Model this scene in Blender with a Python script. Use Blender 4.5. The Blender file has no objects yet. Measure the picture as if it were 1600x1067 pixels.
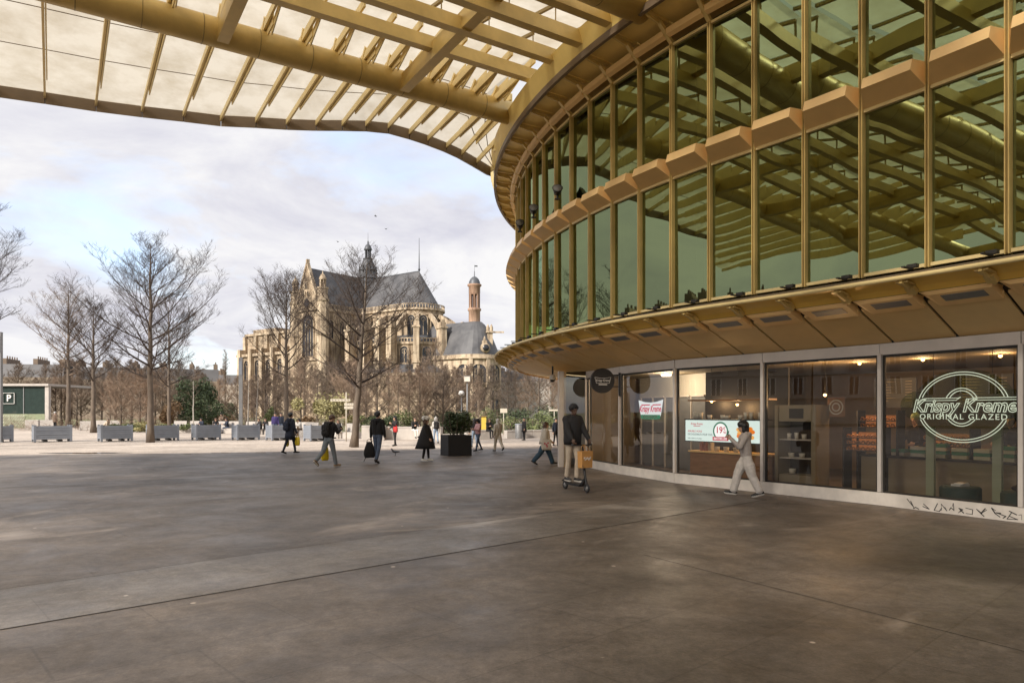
import bpy, bmesh, math, random
import numpy as np
from mathutils import Vector, Matrix, Euler
R = math.radians
PI = math.pi
S = bpy.context.scene
COL = S.collection

# ---------------------------------------------------------------- camera, sky, sun, exposure
EYE, FOC, HOR = 1.85, 1100.0, 643.0          # eye height (m), focal length and horizon row for a 1600 px wide picture
cam_d = bpy.data.cameras.new('camera'); cam = bpy.data.objects.new('camera', cam_d); COL.objects.link(cam)
cam.location = (0, 0, EYE); cam.rotation_euler = (R(90), 0, 0)
cam_d.sensor_width = 36; cam_d.lens = 36*FOC/1600; cam_d.shift_y = (HOR-533.5)/1600
cam_d.clip_start = .1; cam_d.clip_end = 4000
S.camera = cam
SUN_EL, SUN_AZ = R(33), R(222)               # azimuth measured clockwise from +y: behind the camera, to its left
W = bpy.data.worlds.new('World'); S.world = W; W.use_nodes = True
def build_world():
    nt = W.node_tree; nd = nt.nodes; ln = nt.links; nd.clear()
    out = nd.new('ShaderNodeOutputWorld'); bg = nd.new('ShaderNodeBackground'); bg.inputs[1].default_value = .1
    sky = nd.new('ShaderNodeTexSky'); sky.sky_type = 'NISHITA'; sky.sun_disc = False
    sky.sun_elevation = SUN_EL; sky.sun_rotation = SUN_AZ
    tc = nd.new('ShaderNodeTexCoord'); sp = nd.new('ShaderNodeSeparateXYZ'); ln.new(tc.outputs['Generated'], sp.inputs[0])
    def mth(op, a, b=None, **k):
        m = nd.new('ShaderNodeMath'); m.operation = op
        for i, v in enumerate((a, b)):
            if v is None: continue
            if isinstance(v, (int, float)): m.inputs[i].default_value = v
            else: ln.new(v, m.inputs[i])
        return m.outputs[0]
    zz = mth('MAXIMUM', sp.outputs[2], 0.0); den = mth('ADD', zz, .22)
    cx = nd.new('ShaderNodeCombineXYZ')
    ln.new(mth('DIVIDE', sp.outputs[0], den), cx.inputs[0]); ln.new(mth('DIVIDE', sp.outputs[1], den), cx.inputs[1])
    def noise(scale, detail, rough, off, dist=0.0):
        mp = nd.new('ShaderNodeMapping'); mp.inputs['Location'].default_value = off; ln.new(cx.outputs[0], mp.inputs[0])
        n = nd.new('ShaderNodeTexNoise'); n.inputs['Scale'].default_value = scale; n.inputs['Detail'].default_value = detail
        n.inputs['Roughness'].default_value = rough; n.inputs['Distortion'].default_value = dist
        ln.new(mp.outputs[0], n.inputs['Vector']); return n.outputs[0]
    def ramp(src, stops):
        r = nd.new('ShaderNodeValToRGB'); ln.new(src, r.inputs[0]); e = r.color_ramp.elements
        while len(e) < len(stops): e.new(.5)
        for q, (p, c) in zip(e, stops): q.position = p; q.color = c if len(c) == 4 else (*c, 1)
        return r.outputs[0]
    cover = ramp(noise(1.15, 6, .55, (5.3, 1.1, 2.4), .3), [(.31, (0, 0, 0)), (.45, (1, 1, 1))])
    tone = ramp(noise(1.9, 9, .62, (7.3, 2.2, 1.9), .4), [(.32, (3.65, 3.63, 4.08)), (.47, (4.35, 4.32, 4.58)), (.60, (5.0, 4.95, 4.98))])
    mul = nd.new('ShaderNodeMix'); mul.data_type = 'RGBA'; mul.blend_type = 'ADD'; mul.inputs[0].default_value = 1
    ln.new(sky.outputs[0], mul.inputs[6]); mul.inputs[7].default_value = (2.2, 2.35, 2.75, 1)
    mx = nd.new('ShaderNodeMix'); mx.data_type = 'RGBA'; ln.new(cover, mx.inputs[0])
    ln.new(mul.outputs[2], mx.inputs[6]); ln.new(tone, mx.inputs[7])
    ln.new(mx.outputs[2], bg.inputs[0]); ln.new(bg.outputs[0], out.inputs[0])
build_world()
sun_d = bpy.data.lights.new('sun', 'SUN'); sun_d.energy = 3.4; sun_d.angle = R(6); sun_d.color = (1, .93, .84)
sun = bpy.data.objects.new('sun', sun_d); COL.objects.link(sun)
sdir = Vector((math.sin(SUN_AZ)*math.cos(SUN_EL), math.cos(SUN_AZ)*math.cos(SUN_EL), math.sin(SUN_EL)))
sun.rotation_euler = sdir.to_track_quat('Z', 'Y').to_euler(); sun.location = (0, 0, 60)
S.view_settings.view_transform = 'Standard'; S.view_settings.look = 'None'
S.view_settings.exposure = 0.95; S.view_settings.gamma = 1; S.view_settings.use_curve_mapping = False
S.render.engine = 'CYCLES'
S.cycles.max_bounces = 8; S.cycles.transparent_max_bounces = 12; S.cycles.caustics_reflective = False; S.cycles.caustics_refractive = False
S.cycles.sample_clamp_indirect = 6; S.cycles.use_denoising = True

# ---------------------------------------------------------------- helpers
def gp(px, py):                      # the ground point seen at a picture row and column
    d = FOC*EYE/(py-HOR); return Vector(((px-800)*d/FOC, d, 0))
def at(px, py, d):                   # the point at depth d
    return Vector(((px-800)*d/FOC, d, EYE+(HOR-py)*d/FOC))
def tag(o, label=None, cat=None, group=None, kind=None):
    if label: o['label'] = label
    if cat: o['category'] = cat
    if group: o['group'] = group
    if kind: o['kind'] = kind
    return o
def thing(name, label, cat, loc=(0, 0, 0), rz=0, group=None):
    o = bpy.data.objects.new(name, None); COL.objects.link(o); o.location = loc; o.rotation_euler = (0, 0, rz)
    o.empty_display_size = .3
    return tag(o, label, cat, group)
def copy_tree(o, parent=None):
    c = o.copy(); COL.objects.link(c)
    if parent is not None:
        c.parent = parent; c.matrix_parent_inverse = o.matrix_parent_inverse.copy()
    for ch in o.children: copy_tree(ch, c)
    return c
def V(*a): return Vector(a)

class MB:
    """collects faces of several materials; build() links them as one mesh object"""
    def __init__(s): s.v = []; s.f = []; s.m = []; s.sm = []; s.mi = 0; s.smooth = False
    def mat(s, i): s.mi = i; return s
    def add(s, vs, fs, smooth=None):
        b = len(s.v); s.v.extend([tuple(p) for p in vs])
        for f in fs: s.f.append([b+i for i in f]); s.m.append(s.mi); s.sm.append(s.smooth if smooth is None else smooth)
    def quad(s, a, b, c, d): s.add([a, b, c, d], [(0, 1, 2, 3)])
    def poly(s, pts): s.add(pts, [tuple(range(len(pts)))])
    def hexa(s, lo, hi):             # two loops of equal length joined and capped
        n = len(lo); fs = [tuple(reversed(range(n))), tuple(range(n, 2*n))]
        for i in range(n): j = (i+1) % n; fs.append((i, j, n+j, n+i))
        s.add(list(lo)+list(hi), fs)
    def box(s, c, size, rz=0, rot=None):
        x, y, z = [q/2 for q in size]; M = rot if rot is not None else Matrix.Rotation(rz, 3, 'Z'); c = Vector(c)
        P = [c+M@Vector(p) for p in ((-x,-y,-z),(x,-y,-z),(x,y,-z),(-x,y,-z),(-x,-y,z),(x,-y,z),(x,y,z),(-x,y,z))]
        s.hexa(P[:4], P[4:])
    def beam(s, a, b, w, h, up=(0, 0, 1)):    # rectangular bar between two points
        a = Vector(a); b = Vector(b); t = (b-a).normalized(); u = Vector(up)
        x = t.cross(u); x = x.normalized() if x.length > 1e-5 else Vector((1, 0, 0)); y = x.cross(t).normalized()
        o = [x*(-w/2)+y*(-h/2), x*(w/2)+y*(-h/2), x*(w/2)+y*(h/2), x*(-w/2)+y*(h/2)]
        s.hexa([a+q for q in o], [b+q for q in o])
    def prism(s, pts, z0, z1):       # plan polygon raised between two heights
        s.hexa([(p[0], p[1], z0) for p in pts], [(p[0], p[1], z1) for p in pts])
    def tube(s, pts, rad, n=8, cap=True, smooth=True):
        pts = [Vector(p) for p in pts]; k = len(pts)
        if not hasattr(rad, '__len__'): rad = [rad]*k
        vs = []; ref = None
        for i, p in enumerate(pts):
            t = (pts[min(i+1, k-1)]-pts[max(i-1, 0)])
            t = t.normalized() if t.length > 1e-9 else Vector((0, 0, 1))
            if ref is None: ref = t.orthogonal().normalized()
            x = (ref-t*ref.dot(t)); x = x.normalized() if x.length > 1e-6 else t.orthogonal().normalized(); ref = x; y = t.cross(x)
            for j in range(n):
                a = 2*PI*j/n; vs.append(p+(x*math.cos(a)+y*math.sin(a))*rad[i])
        fs = []
        for i in range(k-1):
            for j in range(n):
                q = (j+1) % n; fs.append((i*n+j, i*n+q, (i+1)*n+q, (i+1)*n+j))
        if cap: fs.append(tuple(reversed(range(n)))); fs.append(tuple(range((k-1)*n, k*n)))
        s.add(vs, fs, smooth)
    def lathe(s, c, prof, n=16, a0=0, a1=2*PI, smooth=True):   # profile (r, z) about a vertical axis
        c = Vector(c); full = abs(a1-a0-2*PI) < 1e-6; m = n if full else n+1; vs = []; fs = []
        for r, z in prof:
            for j in range(m):
                a = a0+(a1-a0)*j/n; vs.append(c+Vector((r*math.cos(a), r*math.sin(a), z)))
        for i in range(len(prof)-1):
            for j in range(n):
                q = (j+1) % m; fs.append((i*m+j, i*m+q, (i+1)*m+q, (i+1)*m+j))
        s.add(vs, fs, smooth)
    def ball(s, c, r, n=10, m=6, sc=(1, 1, 1)):
        c = Vector(c); vs = []; fs = []
        for i in range(m+1):
            t = PI*i/m
            for j in range(n):
                a = 2*PI*j/n; vs.append(c+Vector((r*sc[0]*math.sin(t)*math.cos(a), r*sc[1]*math.sin(t)*math.sin(a), r*sc[2]*math.cos(t))))
        for i in range(m):
            for j in range(n):
                q = (j+1) % n; fs.append((i*n+j, (i+1)*n+j, (i+1)*n+q, i*n+q))
        s.add(vs, fs, True)
    def xform(s, M, start=0):
        for i in range(start, len(s.v)): s.v[i] = tuple(M@Vector(s.v[i]))
    def build(s, name, mats, parent=None, local=False, recalc=True, loc=None):
        me = bpy.data.meshes.new(name); off = Vector((0, 0, 0))
        if parent is not None and not local:
            off = parent.location.copy()
            q = parent.parent
            while q is not None: off = off+q.location; q = q.parent
        if loc is not None: off = Vector(loc)
        me.from_pydata([(p[0]-off[0], p[1]-off[1], p[2]-off[2]) for p in s.v], [], s.f)
        if not isinstance(mats, (list, tuple)): mats = [mats]
        for m in mats: me.materials.append(m)
        if len(mats) > 1: me.polygons.foreach_set('material_index', s.m)
        me.polygons.foreach_set('use_smooth', s.sm)
        me.update(); me.validate()
        if recalc:
            bm = bmesh.new(); bm.from_mesh(me)
            bmesh.ops.remove_doubles(bm, verts=bm.verts, dist=1e-5)
            bmesh.ops.recalc_face_normals(bm, faces=bm.faces); bm.to_mesh(me); bm.free()
        o = bpy.data.objects.new(name, me); COL.objects.link(o)
        if parent is not None: o.parent = parent
        if loc is not None: o.location = loc
        return o
# children of an Empty are built in world coordinates and stored relative to it (no rotation on those Empties);
# things that get copied are built around their own origin with local=True

# ---------------------------------------------------------------- materials
def material(name, col, rough=.6, metal=0, var=.12, scale=3.0, bump=0.0, bscale=40, spec=.5, detail=5, stretch=(1, 1, 1), col2=None, coat=0, each=0):
    m = bpy.data.materials.new(name); m.use_nodes = True; nt = m.node_tree; nd = nt.nodes; ln = nt.links
    b = nd['Principled BSDF']; b.inputs['Roughness'].default_value = rough; b.inputs['Metallic'].default_value = metal
    b.inputs['Specular IOR Level'].default_value = spec; b.inputs['Coat Weight'].default_value = coat
    tc = nd.new('ShaderNodeTexCoord'); mp = nd.new('ShaderNodeMapping'); mp.inputs['Scale'].default_value = stretch
    ln.new(tc.outputs['Object'], mp.inputs[0])
    n = nd.new('ShaderNodeTexNoise'); n.inputs['Scale'].default_value = scale; n.inputs['Detail'].default_value = detail
    n.inputs['Roughness'].default_value = .6; ln.new(mp.outputs[0], n.inputs['Vector'])
    r = nd.new('ShaderNodeValToRGB'); ln.new(n.outputs[0], r.inputs[0])
    e = r.color_ramp.elements; e[0].position = .3; e[1].position = .7
    lo = [c*(1-var) for c in col]; hi = [min(1, c*(1+var)) for c in (col2 or col)]
    e[0].color = (*lo, 1); e[1].color = (*hi, 1); ln.new(r.outputs[0], b.inputs['Base Color'])
    if each:                           # every copy of a thing a little lighter or darker
        oi = nd.new('ShaderNodeObjectInfo'); er = nd.new('ShaderNodeValToRGB'); ln.new(oi.outputs['Random'], er.inputs[0])
        er.color_ramp.elements[0].color = (1-each, 1-each*.95, 1-each*.9, 1); er.color_ramp.elements[1].color = (1+each, 1+each*.8, 1+each*.55, 1)
        em = nd.new('ShaderNodeMix'); em.data_type = 'RGBA'; em.blend_type = 'MULTIPLY'; em.inputs[0].default_value = 1
        ln.new(r.outputs[0], em.inputs[6]); ln.new(er.outputs[0], em.inputs[7]); ln.new(em.outputs[2], b.inputs['Base Color'])
    rr = nd.new('ShaderNodeMapRange'); rr.inputs[3].default_value = max(0, rough-.08); rr.inputs[4].default_value = min(1, rough+.1)
    ln.new(n.outputs[0], rr.inputs[0]); ln.new(rr.outputs[0], b.inputs['Roughness'])
    if bump:
        n2 = nd.new('ShaderNodeTexNoise'); n2.inputs['Scale'].default_value = bscale; n2.inputs['Detail'].default_value = 3
        ln.new(mp.outputs[0], n2.inputs['Vector'])
        bp = nd.new('ShaderNodeBump'); bp.inputs['Strength'].default_value = bump; bp.inputs['Distance'].default_value = .02
        ln.new(n2.outputs[0], bp.inputs['Height']); ln.new(bp.outputs[0], b.inputs['Normal'])
    return m
def emitter(name, col, k):
    m = bpy.data.materials.new(name); m.use_nodes = True; nt = m.node_tree; nd = nt.nodes; nd.clear()
    o = nd.new('ShaderNodeOutputMaterial'); e = nd.new('ShaderNodeEmission'); e.inputs[0].default_value = (*col, 1); e.inputs[1].default_value = k
    nt.links.new(e.outputs[0], o.inputs[0]); return m
def glass_sheet(name, tint, ior, rough=.0, wav=0.0, floor=0.0, gcol=(1, 1, 1)):
    """a pane: Fresnel reflection over a tinted see-through sheet"""
    m = bpy.data.materials.new(name); m.use_nodes = True; nt = m.node_tree; nd = nt.nodes; ln = nt.links; nd.clear()
    o = nd.new('ShaderNodeOutputMaterial'); mx = nd.new('ShaderNodeMixShader'); fr = nd.new('ShaderNodeFresnel'); fr.inputs[0].default_value = ior
    tr = nd.new('ShaderNodeBsdfTransparent'); tr.inputs[0].default_value = (*tint, 1)
    gl = nd.new('ShaderNodeBsdfGlossy'); gl.inputs['Roughness'].default_value = rough; gl.inputs[0].default_value = (*gcol, 1)
    if wav:
        tc = nd.new('ShaderNodeTexCoord'); n = nd.new('ShaderNodeTexNoise'); n.inputs['Scale'].default_value = .55; n.inputs['Detail'].default_value = 1
        ln.new(tc.outputs['Object'], n.inputs['Vector'])
        bp = nd.new('ShaderNodeBump'); bp.inputs['Strength'].default_value = wav; bp.inputs['Distance'].default_value = .05
        ln.new(n.outputs[0], bp.inputs['Height']); ln.new(bp.outputs[0], gl.inputs['Normal'])
    mr = nd.new('ShaderNodeMath'); mr.operation = 'MAXIMUM'; mr.inputs[1].default_value = floor
    ln.new(fr.outputs[0], mr.inputs[0])
    ln.new(mr.outputs[0], mx.inputs[0]); ln.new(tr.outputs[0], mx.inputs[1]); ln.new(gl.outputs[0], mx.inputs[2]); ln.new(mx.outputs[0], o.inputs[0])
    return m
def milky(name, col, clear=.12):
    """translucent roof glass: scatters daylight through, with thin dirt streaks"""
    m = bpy.data.materials.new(name); m.use_nodes = True; nt = m.node_tree; nd = nt.nodes; ln = nt.links; nd.clear()
    o = nd.new('ShaderNodeOutputMaterial'); tl = nd.new('ShaderNodeBsdfTranslucent'); df = nd.new('ShaderNodeBsdfDiffuse'); tr = nd.new('ShaderNodeBsdfTransparent')
    tc = nd.new('ShaderNodeTexCoord'); n = nd.new('ShaderNodeTexNoise'); n.inputs['Scale'].default_value = .9; n.inputs['Detail'].default_value = 6; n.inputs['Roughness'].default_value = .65
    ln.new(tc.outputs['Object'], n.inputs['Vector'])
    r = nd.new('ShaderNodeValToRGB'); ln.new(n.outputs[0], r.inputs[0]); e = r.color_ramp.elements
    e[0].position = .32; e[1].position = .6; e[0].color = (col[0]*.74, col[1]*.70, col[2]*.63, 1); e[1].color = (*col, 1)
    ln.new(r.outputs[0], tl.inputs[0]); df.inputs[0].default_value = (.62, .58, .5, 1); tr.inputs[0].default_value = (.95, .93, .88, 1)
    m1 = nd.new('ShaderNodeMixShader'); m1.inputs[0].default_value = .22; ln.new(tl.outputs[0], m1.inputs[1]); ln.new(df.outputs[0], m1.inputs[2])
    m2 = nd.new('ShaderNodeMixShader'); m2.inputs[0].default_value = clear; ln.new(m1.outputs[0], m2.inputs[1]); ln.new(tr.outputs[0], m2.inputs[2])
    ln.new(m2.outputs[0], o.inputs[0]); return m

M = {}
M['gold'] = material('gold_paint', (.67, .49, .18), .42, .15, .14, 1.6)
M['gold_light'] = material('pale_gold_paint', (.85, .68, .33), .45, .15, .1, 1.5)
M['gold_dark'] = material('dark_gold_paint', (.36, .26, .10), .42, .3, .15, 2)
M['ledge'] = material('ledge_gold_paint', (.92, .61, .13), .45, .1, .08, 1.5)
M['eave'] = material('eave_gold_paint', (.93, .71, .25), .45, .05, .08, 1.5)
M['bronze'] = material('bronze_fascia', (.20, .145, .095), .5, .2, .15, 1.2)
M['tan'] = material('tan_panel', (.93, .63, .28), .5, .0, .08, 1.2)
M['soffit'] = material('soffit_panel_paint', (.88, .62, .28), .5, .05, .1, .8)
M['frame_dark'] = material('dark_gasket', (.025, .022, .018), .5)
M['alu'] = material('brushed_aluminium_sill', (.70, .64, .58), .42, .15, .1, 1.4)
M['sill'] = material('worn_pale_sill', (.74, .68, .61), .55, .0, .16, 2.2)
M['milk'] = milky('milky_roof_glass', (.60, .545, .445), .10)
M['milk_bright'] = milky('brightened_roof_glass', (.97, .93, .84), .30)  # same roof glass brightened, so unseen rear rows mirror as sunlit panes
M['glass_up'] = glass_sheet('tinted_facade_glass', (.20, .25, .13), 2.15, .0, .16, .225, (.80, .95, .50))
M['glass_shop'] = glass_sheet('shop_window_glass', (.86, .84, .80), 1.6, .0, .05, .10)
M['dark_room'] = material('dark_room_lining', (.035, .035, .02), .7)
M['steel_grey'] = material('grey_planter_paint', (.235, .255, .29), .5, .1, .1, 2)
M['post_grey'] = material('grey_post_paint', (.22, .22, .22), .5, .2, .1, 3)
M['concrete'] = material('pale_concrete', (.46, .42, .38), .8, 0, .14, 1.3, .15)
M['white'] = material('white_paint', (.74, .72, .68), .5, 0, .05)
M['black'] = material('black_satin', (.012, .012, .013), .42, 0, .1)
M['black_matt'] = material('black_matt', (.016, .016, .018), .75, 0, .2)
M['bark'] = material('grey_brown_bark', (.13, .10, .075), .9, 0, .35, 6, .5, 30, stretch=(1, 1, .25))
M['twig'] = material('dark_twig', (.060, .042, .032), .9, 0, .3, 4)
M['twig_brown'] = material('brown_twig', (.150, .108, .080), .9, 0, .35, .7, col2=(.21, .155, .115), each=.38)
M['twig_pale'] = material('pale_bark', (.42, .38, .33), .85, 0, .25, 8)
M['leaf_dark'] = material('dark_evergreen_leaf', (.030, .045, .020), .6, 0, .5, 2.5, col2=(.06, .085, .03))
M['leaf_mid'] = material('green_leaf', (.07, .095, .03), .6, 0, .5, 2.5, col2=(.13, .15, .05))
M['leaf_yellow'] = material('yellow_green_leaf', (.22, .20, .08), .6, 0, .4, 2.5, col2=(.36, .32, .15))
M['leaf_brown'] = material('dry_brown_leaf', (.17, .10, .045), .7, 0, .4, 2.5)
# ---------------------------------------------------------------- ground
def paving_material(name, base, hi, rough, ang, slab, mortar, streak=0.0, dark=.45, spots=True):
    m = bpy.data.materials.new(name); m.use_nodes = True; nt = m.node_tree; nd = nt.nodes; ln = nt.links
    b = nd['Principled BSDF']; tc = nd.new('ShaderNodeTexCoord')
    mp = nd.new('ShaderNodeMapping'); mp.inputs['Rotation'].default_value = (0, 0, -ang); ln.new(tc.outputs['Object'], mp.inputs[0])
    def nz(scale, det, rgh, vec, dist=0):
        n = nd.new('ShaderNodeTexNoise'); n.inputs['Scale'].default_value = scale; n.inputs['Detail'].default_value = det
        n.inputs['Roughness'].default_value = rgh; n.inputs['Distortion'].default_value = dist; ln.new(vec, n.inputs['Vector']); return n.outputs[0]
    def rmp(src, p0, c0, p1, c1):
        r = nd.new('ShaderNodeValToRGB'); ln.new(src, r.inputs[0]); e = r.color_ramp.elements
        e[0].position = p0; e[1].position = p1; e[0].color = (*c0, 1); e[1].color = (*c1, 1); return r.outputs[0]
    def mix(kind, fac, a, c):
        q = nd.new('ShaderNodeMix'); q.data_type = 'RGBA'; q.blend_type = kind
        if isinstance(fac, float): q.inputs[0].default_value = fac
        else: ln.new(fac, q.inputs[0])
        for i, s in ((6, a), (7, c)):
            if isinstance(s, tuple): q.inputs[i].default_value = (*s, 1)
            else: ln.new(s, q.inputs[i])
        return q.outputs[2]
    raw = tc.outputs['Object']
    st = nd.new('ShaderNodeMapping'); st.inputs['Scale'].default_value = (.55, 1.0, 1); ln.new(mp.outputs[0], st.inputs[0])
    col = rmp(nz(.42, 9, .66, raw, .6), .34, base, .66, hi)
    big = rmp(nz(.16, 4, .6, st.outputs[0], .8), .38, (dark, dark, dark), .62, (1.12, 1.12, 1.12)); col = mix('MULTIPLY', .75, col, big)
    br = nd.new('ShaderNodeTexBrick'); br.inputs['Scale'].default_value = 1; br.inputs['Mortar Size'].default_value = mortar
    br.inputs['Brick Width'].default_value = slab[0]; br.inputs['Row Height'].default_value = slab[1]; br.inputs['Bias'].default_value = 0
    br.inputs['Color1'].default_value = (.86, .86, .86, 1); br.inputs['Color2'].default_value = (1.1, 1.09, 1.07, 1); br.inputs['Mortar'].default_value = (.42, .40, .38, 1)
    br.inputs['Mortar Smooth'].default_value = .6; ln.new(mp.outputs[0], br.inputs['Vector']); col = mix('MULTIPLY', .42, col, br.outputs[0])
    gr = rmp(nz(46, 4, .75, raw), .32, (.68, .68, .68), .7, (1.22, 1.22, 1.22)); col = mix('MULTIPLY', .75, col, gr)
    mid = rmp(nz(3.2, 10, .74, raw, .4), .36, (.70, .69, .68), .66, (1.2, 1.2, 1.2)); col = mix('MULTIPLY', .85, col, mid)
    fine = rmp(nz(11, 8, .78, raw, .2), .38, (.72, .71, .70), .64, (1.18, 1.18, 1.18)); col = mix('MULTIPLY', .8, col, fine)
    cr = rmp(nz(1.3, 12, .8, raw, 1.5), .485, (1, 1, 1), .50, (.72, .70, .68)); cr2 = rmp(nz(1.3, 12, .8, raw, 1.5), .50, (1, 1, 1), .515, (.0, .0, .0)); col = mix('MULTIPLY', cr2, col, mix('MIX', .5, (1, 1, 1), cr))
    if streak:
        s2 = rmp(nz(.33, 5, .7, st.outputs[0], 1.2), .57, (0, 0, 0), .70, (1, 1, 1)); col = mix('MIX', s2, col, tuple(c*1.18 for c in hi)) if streak > .5 else col
    if spots:
        vo = nd.new('ShaderNodeTexVoronoi'); vo.inputs['Scale'].default_value = 1.1; ln.new(raw, vo.inputs['Vector'])
        sp = rmp(vo.outputs['Distance'], .022, (1, 1, 1), .036, (0, 0, 0)); col = mix('MIX', sp, col, tuple(min(1, c*2.0) for c in hi))
    ln.new(col, b.inputs['Base Color'])
    rr = nd.new('ShaderNodeMapRange'); rr.inputs[1].default_value = .3; rr.inputs[2].default_value = .7
    rr.inputs[3].default_value = rough-.10; rr.inputs[4].default_value = rough+.16; ln.new(nz(.9, 9, .7, raw, .6), rr.inputs[0]); ln.new(rr.outputs[0], b.inputs['Roughness'])
    bp = nd.new('ShaderNodeBump'); bp.inputs['Strength'].default_value = .25; bp.inputs['Distance'].default_value = .008
    ln.new(nz(26, 4, .7, raw), bp.inputs['Height']); ln.new(bp.outputs[0], b.inputs['Normal'])
    return m
M['pave_dark'] = paving_material('dark_stone_paving', (.108, .086, .068), (.25, .208, .172), .46, R(42.5), (1.9, .95), .014, 1.0)
M['pave_light'] = paving_material('pale_stabilised_paving', (.46, .385, .32), (.64, .555, .47), .75, R(20), (4, 3), .006, 0, .78, False)
M['soil'] = material('park_soil', (.16, .13, .085), .95, 0, .4, .35, .3, 8, col2=(.16, .17, .07))
def sheet(name, pts, z, m):
    b = MB(); b.poly([(p[0], p[1], z) for p in pts]); o = b.build(name, m, recalc=False); tag(o, kind='structure'); return o
sheet('ground', [(-1500, -900), (1500, -900), (1500, 2600), (-1500, 2600)], -.012, M['soil'])
sheet('plaza', [(-90, 20), (60, 20), (60, 66), (14, 66), (-8, 58), (-30, 70), (-44, 92), (-90, 92)], -.006, M['pave_light'])
sheet('paving', [(-75, -45), (60, -45), (60, 46), (9, 37.2), (2.3, 35.7), (-8, 33.4), (-15, 31.4), (-22, 29.9), (-75, 29.0)], 0, M['pave_dark'])
M['pave_strip'] = paving_material('worn_paving_strip', (.15, .128, .108), (.31, .275, .24), .42, R(42.5), (2.4, 1.2), .008, 1.0)
sheet('paving_strip', [(-13, -1.9), (5.35, 14.8), (3.9, 15.9), (-14, -.75)], .002, M['pave_strip'])
M['joint'] = material('joint_filler', (.018, .015, .012), .8)
M['joint_thin'] = material('thin_joint_filler', (.045, .037, .03), .8)
def joint(a, c, w, m):
    a = V(*a); c = V(*c); t = (c-a).normalized(); n = V(-t.y, t.x)*w/2
    b = MB(); k = 14; rng = random.Random(int(abs(a.x*100)))
    L = [a+(c-a)*(i/k) for i in range(k+1)]; J = [rng.uniform(-.25, .25)*w for _ in L]
    for i in range(k): b.quad(*[(q.x, q.y, .004) for q in (L[i]-n*(1+J[i]), L[i+1]-n*(1+J[i+1]), L[i+1]+n*(1-J[i+1]), L[i]+n*(1-J[i]))])
    tag(b.build('expansion_joint', m, recalc=False), kind='structure')
joint((-13, -1.9), (5.35, 14.80), .022, M['joint'])
joint((-14, -.75), (3.9, 15.9), .009, M['joint_thin'])
joint((1.7, 9.1), (5.2, 3.4), .012, M['joint_thin'])
M['puddle'] = material('puddle_water', (.07, .055, .04), .03, 0, .1)
def puddle(c, rx, ry, seed):
    rng = random.Random(seed); b = MB(); n = 40; ph = [rng.uniform(0, 6.28) for _ in range(4)]
    P = []
    for i in range(n):
        a = 2*PI*i/n; k = 1+.22*math.sin(2*a+ph[0])+.16*math.sin(3*a+ph[1])+.1*math.sin(7*a+ph[2])
        P.append((c[0]+rx*k*math.cos(a), c[1]+ry*k*math.sin(a), .004 if c[1] < 30 else .001))
    b.poly(P); tag(b.build('puddle', M['puddle'], recalc=False), kind='structure')
for c, rx, ry, sd in ((gp(135, 707.6), 1.55, .55, 1), (gp(355, 707), .75, .22, 2), (gp(300, 709), .5, .12, 6), (gp(30, 668), 2.6, 1.0, 3), (gp(430, 707), .8, .13, 4)): puddle(c, rx, ry, sd)

# ---------------------------------------------------------------- plan of the pavilion
CC = V(23.74, 29.45); RG = 23.5; STEP = 2.8
def glass_raw(psi):
    dr = .75*max(0, (psi-38)/11.1)**2 if psi < 49.2 else .75; r = RG+dr; a = R(psi)
    return V(CC.x-r*math.cos(a), CC.y-r*math.sin(a))
_p0 = glass_raw(49.1); _t0 = (glass_raw(48.6)-glass_raw(49.1)).normalized()
def G(i):                              # facade glass line; i counts mullions from the right, going round the nose
    if i >= 0: return glass_raw(49.1-STEP*i)
    return _p0+_t0*(1.15*i)
def N(i):                              # outward normal
    t = (G(i+.05)-G(i-.05)).normalized(); return V(-t.y, t.x)
def Q(i, off, z): p = G(i)+N(i)*off; return V(p.x, p.y, z)
I0, I1 = -6, 32
OUT = [Q(k*.5, .95, 0) for k in range(2*I0-8, 2*I1+40)]
POLY = [(p.x, p.y) for p in OUT]+[(60, 60), (60, -20)]
def inside(x, y):
    c = False; n = len(POLY)
    for i in range(n):
        (x1, y1), (x2, y2) = POLY[i], POLY[(i+1) % n]
        if (y1 > y) != (y2 > y) and x < (x2-x1)*(y-y1)/(y2-y1)+x1: c = not c
    return c
SHOP = [V(12.1, 5.07), V(10.9, 7.3), V(9.72, 9.53), V(8.53, 11.76), V(7.33, 13.98), V(5.77, 16.15), V(4.27, 18.33), V(3.25, 21.0), V(2.52, 23.6)]
POST = V(1.62, 23.6)
SHOPX = [V(17, -4)]+SHOP+[POST+V(-.02, .1), V(1.85, 27), V(3.4, 31.5), V(6.2, 35.5), V(11, 40)]
def shop_hit(p, d):                    # where the inward ray from p meets the shop line
    best = 9
    for a, b in zip(SHOPX[:-1], SHOPX[1:]):
        e = b-a; den = d.x*e.y-d.y*e.x
        if abs(den) < 1e-6: continue
        w = a-p; t = (w.x*e.y-w.y*e.x)/den; u = (w.x*d.y-w.y*d.x)/den
        if 0 <= u <= 1 and 0 < t < best: best = t
    return p+d*best if best < 9 else p+d*2.2
Z1, ZM0, ZM1, ZT, ZR = 4.35, 7.45, 7.78, 10.62, 11.2

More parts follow.
